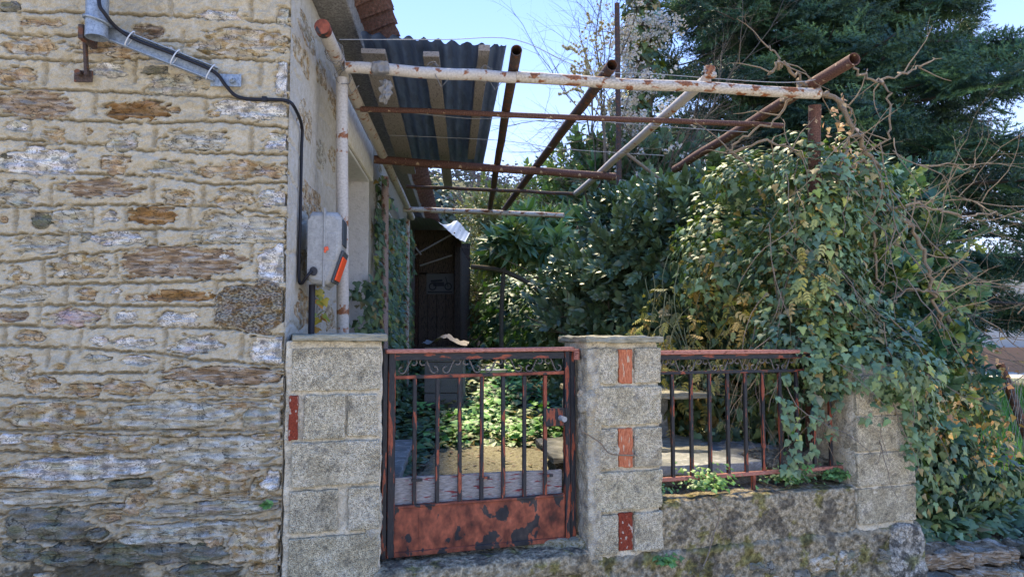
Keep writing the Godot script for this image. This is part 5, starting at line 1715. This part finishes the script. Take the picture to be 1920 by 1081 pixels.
func make_right_side(ivy: Array, ivy_cols: Array, dark_ivy: Array, laurel: Array, scr: Array) -> void:
	var sp := [sprig(3), sprig(4)]
	var yellow := [lin(150, 136, 66), lin(128, 124, 62), lin(166, 142, 86), lin(108, 112, 58)]
	var dry := [lin(168, 112, 58), lin(186, 134, 76), lin(140, 92, 50), lin(198, 152, 92)]
	# yellowing jasmine behind the fence
	var jm := bush("jasmine", "yellowing jasmine trailing between the glossy bush and the ivy, behind the iron fence", "climber")
	var blobs := [[Vector3(1.35, 1.2, -4.95), Vector3(0.42, 0.5, 0.2)], [Vector3(1.7, 1.65, -4.75), Vector3(0.35, 0.3, 0.2)], [Vector3(1.2, 1.65, -5.2), Vector3(0.4, 0.35, 0.2)], [Vector3(1.75, 1.95, -4.3), Vector3(0.16, 0.25, 0.24)], [Vector3(1.45, 1.95, -4.85), Vector3(0.3, 0.3, 0.2)], [Vector3(1.7, 1.95, -4.06), Vector3(0.12, 0.3, 0.07)], [Vector3(1.5, 1.6, -4.5), Vector3(0.25, 0.3, 0.12)]]
	leafy(jm, "foliage", sp, M.leaf, in_blobs(blobs, 1300, 0.3, 3.0, -0.1), 0.085, yellow, 0.3, 0.8, 0.5)
	var b := MB.new()
	b.col = lin(112, 116, 84)
	for i in 34:
		stem(b, Vector3(rng.randf_range(0.9, 1.9), rng.randf_range(1.5, 2.2), -5.0 + rng.randf_range(-0.1, 0.35)), Vector3(rng.randf_range(-0.7, 0.5), -0.9, 0.15), rng.randf_range(0.5, 1.0), 0.0035, 1, 0.13, 0.05)
	part(jm, "stems", b.made(), M.plain)
	# greenery low behind the fence
	var lw := bush("ivy", "ivy growing behind the iron fence bars below the jasmine", "ivy")
	blobs = [[Vector3(1.6, 1.1, -5.0), Vector3(0.55, 0.42, 0.25)], [Vector3(1.15, 1.2, -5.75), Vector3(0.5, 0.55, 0.25)], [Vector3(1.9, 1.05, -4.75), Vector3(0.3, 0.4, 0.2)]]
	leafy(lw, "foliage", ivy, M.leaf, in_blobs(blobs, 1700, 0.4, 3.0, -0.5), 0.075, ivy_cols, 0.35, 1.0, 0.35)
	# mixed tangle right of the pillar
	var tg := bush("bramble_thicket", "tangle of bare twigs and mixed leaves leaning out at the right edge", "thicket")
	blobs = [[Vector3(2.45, 1.85, -5.0), Vector3(0.4, 0.6, 0.35)], [Vector3(2.8, 2.15, -5.4), Vector3(0.6, 0.55, 0.4)], [Vector3(3.0, 1.75, -5.6), Vector3(0.55, 0.42, 0.4)], [Vector3(2.7, 1.3, -4.95), Vector3(0.55, 0.45, 0.3)], [Vector3(2.6, 2.6, -5.6), Vector3(0.6, 0.35, 0.4)], [Vector3(3.2, 2.2, -6.2), Vector3(0.6, 0.5, 0.4)]]
	twiggy(tg, "foliage", [scr[0], laurel[1]], M.leaf, in_blobs(blobs, 3400, 0.2, 2.4, -0.3), 0.18, [lin(58, 86, 60), lin(72, 98, 62), lin(110, 120, 60), lin(48, 74, 56)], 0.2, 0.7)
	leafy(tg, "dry_leaves", [sp[0], ivy[1]], M.leaf, in_blobs(blobs, 300, 0.5, 3.0, 0.0), 0.075, dry + yellow, 0.3, 0.7, 0.5)
	b = MB.new()
	for i in 48:
		stem(b, Vector3(rng.randf_range(2.1, 3.3), rng.randf_range(1.2, 2.7), -4.9 + rng.randf_range(-0.5, 0.3)), Vector3(rng.randf_range(0.0, 1.0), rng.randf_range(-0.5, 0.7), rng.randf_range(-0.1, 0.3)), rng.randf_range(0.4, 1.15), rng.randf_range(0.0025, 0.006), 2, 0.16, 0.01)
	part(tg, "twigs", b.made(), M.twig)
	# bank below: ivy and dry leaves through the wire mesh
	var bk := bush("ivy", "dark ivy and rust coloured dry leaves over the wire mesh fence", "ivy")
	blobs = [[Vector3(2.45, 0.9, -4.7), Vector3(0.26, 0.6, 0.22)], [Vector3(2.75, 0.75, -4.95), Vector3(0.4, 0.42, 0.25)], [Vector3(3.15, 0.6, -5.1), Vector3(0.5, 0.26, 0.3)], [Vector3(2.6, 1.3, -4.85), Vector3(0.35, 0.3, 0.25)], [Vector3(2.95, 1.05, -5.1), Vector3(0.4, 0.4, 0.25)]]
	leafy(bk, "foliage", ivy, M.leaf, in_blobs(blobs, 5200, 0.4, 3.0, -0.45), 0.06, dark_ivy, 0.3, 1.0, 0.35)
	leafy(bk, "dry_leaves", [sp[0], ivy[1]], M.leaf, in_blobs([[Vector3(2.65, 1.15, -4.72), Vector3(0.4, 0.35, 0.2)], [Vector3(3.0, 1.35, -4.95), Vector3(0.5, 0.3, 0.2)], [Vector3(3.1, 0.95, -4.95), Vector3(0.4, 0.3, 0.15)]], 1500, 0.3, 3.0, -0.1), 0.042, dry + yellow, 0.3, 0.7, 0.5)
	# ivy on the bank's foot
	var spots := []
	for i in 2600:
		var x := rng.randf_range(2.2, 4.2)
		var z := -4.45 - (x - 2.3) * 0.25 - rng.randf() * 0.9
		spots.append([Vector3(x, ground_y(x, z) + 0.02 + rng.randf() * 0.08, z), Vector3(0, 0.8, 0.6)])
	leafy(self, "ground_ivy", ivy, M.leaf, spots, 0.07, dark_ivy, 0.4, 0.7, 0.4)
	# grass
	var gb := MB.new()
	for k in 5:
		var a := k * 1.3
		blade(gb, Transform3D(Basis(Vector3(0, 1, 0), a) * Basis(Vector3(1, 0, 0), 0.3), Vector3(cos(a), 0, sin(a)) * 0.1), 0.03, 1.0, 0.5, 0.1, Color.WHITE, 3)
	var gm := gb.made()
	var xf := []
	var cc := []
	for i in 16000:
		var x := rng.randf_range(2.6, 9.5)
		var z := rng.randf_range(-5.6, -15.0)
		xf.append(Transform3D(Basis(Vector3.UP, rng.randf() * TAU).scaled(Vector3.ONE * rng.randf_range(0.07, 0.16)), Vector3(x, ground_y(x, z), z)))
		cc.append(vary(pick([lin(96, 140, 50), lin(112, 152, 60), lin(84, 124, 48)]), 0.2))
	scatter(self, "grass", gm, M.leaf, xf, cc)

# ---------- trees ----------
func make_trees(ivy: Array, dark_ivy: Array) -> void:
	# fir: each spray is a flat fan of needle covered shoots
	var sprays := []
	for k in 3:
		var r := RandomNumberGenerator.new()
		r.seed = 900 + k
		var b := MB.new()
		var shoots := [[Vector3.ZERO, Vector3(0, 1, 0)]]
		for i in 5:
			for sg in [-1.0, 1.0]:
				var l := 0.55 - 0.07 * i + r.randf_range(-0.06, 0.06)
				var o := Vector3(0, 0.12 + 0.15 * i, 0)
				shoots.append([o, o + Vector3(sg * l * 0.78, l * 0.62, r.randf_range(-0.08, 0.05))])
		for s in shoots:
			var a: Vector3 = s[0]
			var d: Vector3 = s[1]
			var dir := (d - a).normalized()
			var n := int((d - a).length() / 0.045)
			for i in n:
				var p := a.lerp(d, (i + 0.5) / n)
				for m in 3:
					var an := r.randf() * TAU
					var side := (Vector3(cos(an), 0, 0) + Vector3(0, 0, sin(an) * 0.75 + 0.2) + dir * 0.7).normalized()
					var w := dir.cross(side).normalized() * 0.014
					var tone := r.randf_range(0.7, 1.3)
					b.col = Color(tone, tone, tone)
					var q := b.p(p - w)
					b.p(p + w)
					b.col = Color(tone * 1.25, tone * 1.25, tone * 1.1)
					b.p(p + side * 0.085)
					b.tri(q, q + 1, q + 2)
		sprays.append(b.made())
	var fir := thing("fir_tree", "tall dark green fir tree with layered drooping boughs filling the upper right", "tree")
	var base := Vector3(5.6, 0.4, -13.0)
	var tb := MB.new()
	tb.tube([base, base + Vector3(0.05, 6, 0), base + Vector3(0, 13, 0)], [0.24, 0.18, 0.06], 10)
	part(fir, "trunk", tb.made(), M.bark)
	tb = MB.new()
	var spots := [[], [], []]
	var cols := [[], [], []]
	var y := 1.9
	while y < 11.5:
		var long := lerpf(4.5, 1.4, (y - 1.9) / 10.0)
		var count := 8
		var turn := rng.randf() * TAU
		for i in count:
			var a := turn + TAU * i / count + rng.randf_range(-0.25, 0.25)
			var out := Vector3(cos(a), 0, sin(a))
			var l := long * rng.randf_range(0.75, 1.12)
			var path := []
			var tilt := rng.randf_range(0.0, 0.26)
			for k in 11:
				var t := k / 10.0
				path.append(base + Vector3(0, y - base.y + rng.randf_range(-0.02, 0.02), 0) + out * l * t + Vector3.UP * l * (tilt * t - 0.36 * t * t + 0.14 * t * t * t))
			tb.tube(path, [0.05, 0.048, 0.045, 0.042, 0.038, 0.033, 0.028, 0.023, 0.018, 0.013, 0.008], 5, false)
			var across := out.cross(Vector3.UP)
			for k in 52:
				var t := lerpf(0.16, 1.0, pow(rng.randf(), 0.7))
				var p: Vector3 = path[int(t * 9.99)]
				var sg := -1.0 if k % 2 == 0 else 1.0
				var wing := l * 0.3 * (1.05 - t) * rng.randf()
				p += across * sg * wing + Vector3.DOWN * wing * 0.25
				if noise.get_noise_3dv(p * 1.1) < -0.22:
					continue
				var dir: Vector3 = (out * rng.randf_range(0.4, 1.0) + across * sg * rng.randf_range(0.2, 1.0) + Vector3.DOWN * rng.randf_range(-0.35, 0.6)).normalized()
				var z := (Vector3.UP + out * 0.3 + Vector3(rng.randfn(), rng.randfn(), rng.randfn()) * 0.45).normalized()
				var x := dir.cross(z).normalized()
				var s := rng.randf_range(0.4, 0.8)
				var w := rng.randi() % 3
				spots[w].append(Transform3D(Basis(x, dir, x.cross(dir)).scaled(Vector3.ONE * s), p))
				cols[w].append(vary(pick([lin(52, 76, 58), lin(62, 88, 60), lin(44, 66, 54), lin(80, 104, 64)]), 0.2))
		y += 0.3
	part(fir, "boughs", tb.made(), M.bark)
	for w in 3:
		scatter(fir, "needles", sprays[w], M.needle, spots[w], cols[w])
	# ivy clad trunk with blossom in front
	var it := thing("ivy_covered_tree", "tall trunk wrapped in dark ivy between the blossom and the fir", "tree")
	var b := MB.new()
	b.tube([Vector3(2.0, 0.5, -11.2), Vector3(2.05, 4.0, -11.2), Vector3(2.15, 9.5, -11.2)], [0.2, 0.17, 0.1], 10)
	part(it, "trunk", b.made(), M.bark)
	var blobs := []
	for k in 9:
		blobs.append([Vector3(2.05 + noise.get_noise_2d(k * 3.0, 1.0) * 0.3, 2.6 + k * 0.62, -11.2), Vector3(0.42 + 0.12 * noise.get_noise_2d(k * 5.0, 2.0) - k * 0.012, 0.5, 0.4)])
	blobs.append([Vector3(1.75, 3.7, -11.0), Vector3(0.6, 0.6, 0.4)])
	leafy(it, "foliage", ivy, M.leaf, in_blobs(blobs, 4600, 0.55, 2.2, -0.55), 0.12, dark_ivy, 0.35, 1.0, 0.4)
	# blossom
	var pl := thing("blossom_tree", "plum tree covered in white blossom in front of the ivy covered trunk", "tree")
	b = MB.new()
	var tips := []
	for q in [[Vector3(1.5, 1.0, -10.4), Vector3(0.1, 1, 0), 3.6], [Vector3(1.55, 1.0, -10.4), Vector3(0.2, 1, 0), 4.2], [Vector3(1.5, 1.0, -10.4), Vector3(0.0, 1, 0.05), 4.6], [Vector3(1.6, 1.0, -10.4), Vector3(0.3, 1, 0), 5.0]]:
		stem(b, q[0], q[1], q[2], 0.035, 3, 0.06)
	for i in range(0, b.v.size(), 3):
		if b.v[i].y > 3.3 and b.v[i].x > 1.35:
			tips.append(b.v[i])
	part(pl, "branches", b.made(), M.bark)
	var fl := MB.new()
	for k in 5:
		var t := Transform3D(Basis(Vector3(0, 0, 1), k * TAU / 5.0) * Basis(Vector3(1, 0, 0), 0.35), Vector3.ZERO)
		blade(fl, t, 0.32, 0.6, -0.2, 0.1, Color.WHITE, 2)
	var flower := fl.made()
	var xf := []
	var cc := []
	for i in 460:
		var o: Vector3 = tips[rng.randi() % tips.size()]
		if o.x > 2.35 or noise.get_noise_3dv(o * 1.7) < -0.15:
			continue
		for m in 9:
			var off := Vector3(rng.randfn(), rng.randfn(), rng.randfn()) * 0.03
			xf.append(Transform3D(facing(off + Vector3(0, 0, 0.02), Vector3(rng.randfn(), rng.randfn(), rng.randfn())).scaled(Vector3.ONE * rng.randf_range(0.03, 0.045)), o + off))
			cc.append(vary(lin(168, 166, 158), 0.06))
	for q in [[Vector3(1.85, 5.35, -10.6), Vector3(0.32, 0.42, 0.22)], [Vector3(1.7, 4.75, -10.5), Vector3(0.3, 0.4, 0.22)], [Vector3(2.2, 6.2, -10.6), Vector3(0.45, 0.3, 0.22)], [Vector3(1.75, 6.0, -10.6), Vector3(0.2, 0.4, 0.2)], [Vector3(1.55, 4.3, -10.5), Vector3(0.3, 0.3, 0.2)]]:
		for s in in_blobs([q], 110, 0.1, 3.0, -0.05):
			for m in 9:
				var off := Vector3(rng.randfn(), rng.randfn(), rng.randfn()) * 0.028
				xf.append(Transform3D(facing(off + Vector3(0, 0, 0.02), Vector3(rng.randfn(), rng.randfn(), rng.randfn())).scaled(Vector3.ONE * rng.randf_range(0.03, 0.045)), s[0] + off))
				cc.append(vary(lin(168, 166, 158), 0.06))
	scatter(pl, "blossom", flower, M.petal, xf, cc)
	# budding tree against the sky
	var bt := thing("budding_tree", "bare young tree with pale buds against the sky, left of the tall pole", "tree")
	b = MB.new()
	for q in [[Vector3(1.3, 4.7, -10.0), Vector3(-0.1, 1, 0), 1.5], [Vector3(1.3, 4.75, -10.0), Vector3(-0.45, 1, 0), 1.5], [Vector3(1.3, 4.6, -10.0), Vector3(-0.9, 0.6, 0), 1.1], [Vector3(1.3, 4.8, -10.0), Vector3(0.1, 1, 0), 1.3], [Vector3(1.28, 4.9, -10.0), Vector3(-0.35, 0.9, 0.1), 1.3]]:
		stem(b, q[0], q[1], q[2] * 0.72, 0.009, 3, 0.09, 0.0, 0.42)
	b.tube([Vector3(1.3, 0.8, -10.0), Vector3(1.32, 2.4, -10.0), Vector3(1.3, 4.9, -10.0)], [0.035, 0.03, 0.014], 7)
	part(bt, "branches", b.made(), M.twig)
	xf = []
	cc = []
	for i in 1500:
		var p: Vector3 = b.v[rng.randi() % (b.v.size() - 30)]
		if p.y < 4.3:
			continue
		xf.append(Transform3D(facing(Vector3(rng.randfn(), rng.randfn(), rng.randfn()), Vector3(rng.randfn(), 1, rng.randfn())).scaled(Vector3.ONE * rng.randf_range(0.025, 0.05)), p))
		cc.append(vary(lin(170, 164, 130), 0.15))
	scatter(bt, "buds", flower, M.petal, xf, cc)
	# bare trees on the slope behind
	for q in [[Vector3(-1.6, 2.4, -22.0), 2.2, "bare grey tree on the slope, left over the shed"], [Vector3(0.2, 2.6, -20.0), 2.4, "bare twiggy tree on the skyline under the tin roof's end"], [Vector3(-0.6, 2.6, -24.0), 2.6, "bare tree on the slope behind the shed roof"], [Vector3(0.9, 2.4, -23.0), 1.9, "bare tree behind the slanting pipes"], [Vector3(-2.6, 4.0, -36.0), 3.2, "distant bare tree beside the utility pole"]]:
		var tr := thing("bare_tree", q[2], "tree", Vector3.ZERO, 0.0, "bare trees behind the garden")
		b = MB.new()
		for k in 6:
			stem(b, q[0] + Vector3(rng.randf_range(-0.5, 0.5), -1.0, 0), Vector3(rng.randf_range(-0.6, 0.6), 1, rng.randf_range(-0.3, 0.3)), q[1] * 0.72, 0.022, 3, 0.1)
		part(tr, "branches", b.made(), M.twig)
	# scrub over the far slope
	var hx := []
	var hc := []
	for i in 42000:
		var z := rng.randf_range(-18.0, -85.0)
		var x := z * rng.randf_range(-0.3, 0.4) - rng.randf() * 4.0
		var n1 := noise.get_noise_2d(x * 0.12, z * 0.12)
		var s := rng.randf_range(0.09, 0.2) * (1.0 - z / 60.0)
		hx.append(Transform3D(facing(Vector3(rng.randfn() * 0.5, 0.7, 0.8), Vector3(rng.randfn(), rng.randfn(), rng.randfn())).scaled(Vector3.ONE * s), Vector3(x, ground_y(x, z) + rng.randf() * (0.6 + maxf(0.0, n1) * 5.0), z)))
		hc.append(vary([lin(66, 62, 60), lin(60, 60, 54), lin(52, 58, 44), lin(72, 66, 60)][int(clampf(n1 * 3.0 + 1.5 + rng.randfn() * 0.5, 0, 3))], 0.15))
	scatter(self, "undergrowth", ivy[1], M.far_leaf, hx, hc)
	# dark trees far back
	for q in [[Vector3(-4.6, 7.0, -40.0), Vector3(2.2, 3.2, 2.0), "dark cypress like tree on the far slope"], [Vector3(0.0, 5.5, -34.0), Vector3(2.6, 1.8, 2.0), "rounded dark tree on the far slope right of the shed"], [Vector3(-8.0, 8.0, -48.0), Vector3(4.0, 2.6, 3.0), "hazy grove on the far slope beside the house roof"]]:
		var tr := thing("far_tree", q[2], "tree", Vector3.ZERO, 0.0, "trees on the far slope")
		var bl := [[q[0], q[1]]]
		for k in 6:
			bl.append([q[0] + Vector3(rng.randf_range(-0.7, 0.7), rng.randf_range(-0.5, 0.6), rng.randf_range(-0.3, 0.3)) * q[1], q[1] * rng.randf_range(0.3, 0.55)])
		leafy(tr, "foliage", [ivy[1]], M.leaf, in_blobs(bl, 3000, 0.6, 0.8, -0.4), 0.32, [lin(72, 84, 70), lin(86, 96, 80), lin(62, 76, 62)], 0.4, 0.6, 0.5)
		b = MB.new()
		b.tube([q[0] - Vector3(0, q[1].y + 2.5, 0), q[0]], 0.2, 7)
		part(tr, "trunk", b.made(), M.bark)

# ---------- dead vine over the pergola corner ----------
func make_vines(ivy: Array) -> void:
	var gv := thing("grapevine", "bare grapevine stems twisted over the right corner of the pergola and hanging down", "vine")
	var b := MB.new()
	var main := [[[Vector3(1.60, 2.95, -4.15), Vector3(1.68, 3.05, -4.1), Vector3(1.80, 3.02, -4.12), Vector3(1.92, 2.93, -4.15), Vector3(2.06, 2.76, -4.2), Vector3(2.2, 2.62, -4.3), Vector3(2.27, 2.5, -4.35), Vector3(2.3, 2.38, -4.4), Vector3(2.46, 2.26, -4.4), Vector3(2.56, 2.1, -4.45), Vector3(2.62, 1.9, -4.5), Vector3(2.72, 1.72, -4.6), Vector3(2.86, 1.5, -4.8), Vector3(2.95, 1.2, -4.95)], 0.02], [[Vector3(2.2, 3.1, -4.2), Vector3(2.05, 3.12, -4.15), Vector3(1.95, 3.18, -4.12), Vector3(1.88, 3.12, -4.1), Vector3(1.78, 3.05, -4.12)], 0.011], [[Vector3(2.2, 3.1, -4.2), Vector3(2.24, 2.95, -4.2), Vector3(2.23, 2.75, -4.22), Vector3(2.08, 2.66, -4.22), Vector3(1.95, 2.55, -4.25)], 0.008], [[Vector3(2.2, 3.1, -4.2), Vector3(2.36, 3.16, -4.25), Vector3(2.48, 3.22, -4.3)], 0.008], [[Vector3(1.46, 3.08, -4.0), Vector3(1.52, 3.14, -4.0), Vector3(1.46, 3.22, -4.0)], 0.009], [[Vector3(1.5, 3.13, -4.0), Vector3(1.62, 3.1, -4.05), Vector3(1.72, 3.03, -4.1)], 0.013], [[Vector3(1.68, 3.05, -4.1), Vector3(1.55, 2.86, -4.1), Vector3(1.35, 2.74, -4.15), Vector3(1.28, 2.68, -4.2)], 0.009], [[Vector3(1.95, 2.56, -4.3), Vector3(2.12, 2.62, -4.3), Vector3(2.18, 2.5, -4.3), Vector3(2.2, 2.1, -4.35), Vector3(2.26, 1.85, -4.4)], 0.014], [[Vector3(1.92, 2.52, -4.2), Vector3(1.98, 2.7, -4.2), Vector3(2.02, 2.82, -4.2), Vector3(2.0, 2.95, -4.2)], 0.011], [[Vector3(1.3, 2.66, -4.2), Vector3(1.5, 2.7, -4.1), Vector3(1.62, 2.66, -4.1)], 0.01], [[Vector3(2.3, 2.35, -4.4), Vector3(2.6, 2.4, -4.5), Vector3(2.9, 2.36, -4.6), Vector3(3.2, 2.38, -4.7)], 0.01], [[Vector3(2.66, 1.86, -4.5), Vector3(2.45, 1.86, -4.5), Vector3(2.36, 1.78, -4.45)], 0.008]]
	for q in main:
		var path := curve(q[0], 6)
		for i in path.size():
			path[i] += Vector3(noise.get_noise_2d(i * 0.9, q[1] * 999.0), noise.get_noise_2d(i * 0.9, q[1] * 999.0 + 50.0), noise.get_noise_2d(i * 0.9, 99.0)) * 0.035
		var rr := []
		for i in path.size():
			rr.append(0.8 * q[1] * lerpf(1.05, 0.6, float(i) / path.size()) * (1.0 + 0.35 * noise.get_noise_2d(i * 0.9, 3.0)))
		b.tube(path, rr, 7)
	part(gv, "stem", b.made(), M.twig)
	b = MB.new()
	for i in 60:
		var q: Array = main[rng.randi() % main.size()][0]
		stem(b, q[rng.randi() % q.size()], Vector3(rng.randf_range(-1, 1), rng.randf_range(-0.6, 0.8), rng.randf_range(-0.4, 0.4)), rng.randf_range(0.12, 0.4), 0.0045, 2, 0.25)
	part(gv, "twigs", b.made(), M.twig)
	var spots := []
	for i in 60:
		spots.append([Vector3(1.95 + rng.randfn() * 0.05, 2.75 + rng.randfn() * 0.13, -4.2), Vector3(rng.randfn(), 0.3, 1)])
	leafy(gv, "dry_leaves", [ivy[1]], M.leaf, spots, 0.035, [lin(150, 116, 80), lin(170, 136, 98)], 0.2, 1.0, 0.7)
	# leaning bare stick on the ivy
	for q in [[[Vector3(0.95, 3.13, -6.0), Vector3(1.75, 2.5, -6.0)], 0.014, "straight bare stick leaning behind the front beam"], [[Vector3(3.0, 1.75, -5.0), Vector3(3.35, 1.2, -5.1)], 0.02, "dark bare stem leaning down through the thicket"]]:
		b = MB.new()
		b.tube(curve(q[0], 8), q[1], 7)
		solo("bare_stick", b.made(), M.twig, q[2], "stick", "bare sticks among the plants")
	# trailing stems on the walls
	for q in [[[Vector3(1.02, 0.76, -3.72), Vector3(1.05, 0.68, -3.71), Vector3(1.02, 0.6, -3.70), Vector3(0.98, 0.5, -3.67), Vector3(0.95, 0.45, -3.65)], "dry stem hanging down the mossy wall under the fence"], [[Vector3(0.33, 1.14, -3.45), Vector3(0.42, 1.08, -3.5), Vector3(0.48, 1.02, -3.53), Vector3(0.62, 1.0, -3.6)], "thin dead creeper stem across the middle brick of the pillar"]]:
		b = MB.new()
		b.tube(curve(q[0], 8), 0.004, 5)
		solo("creeper_stem", b.made(), M.twig, q[1], "stem", "dead creeper stems")
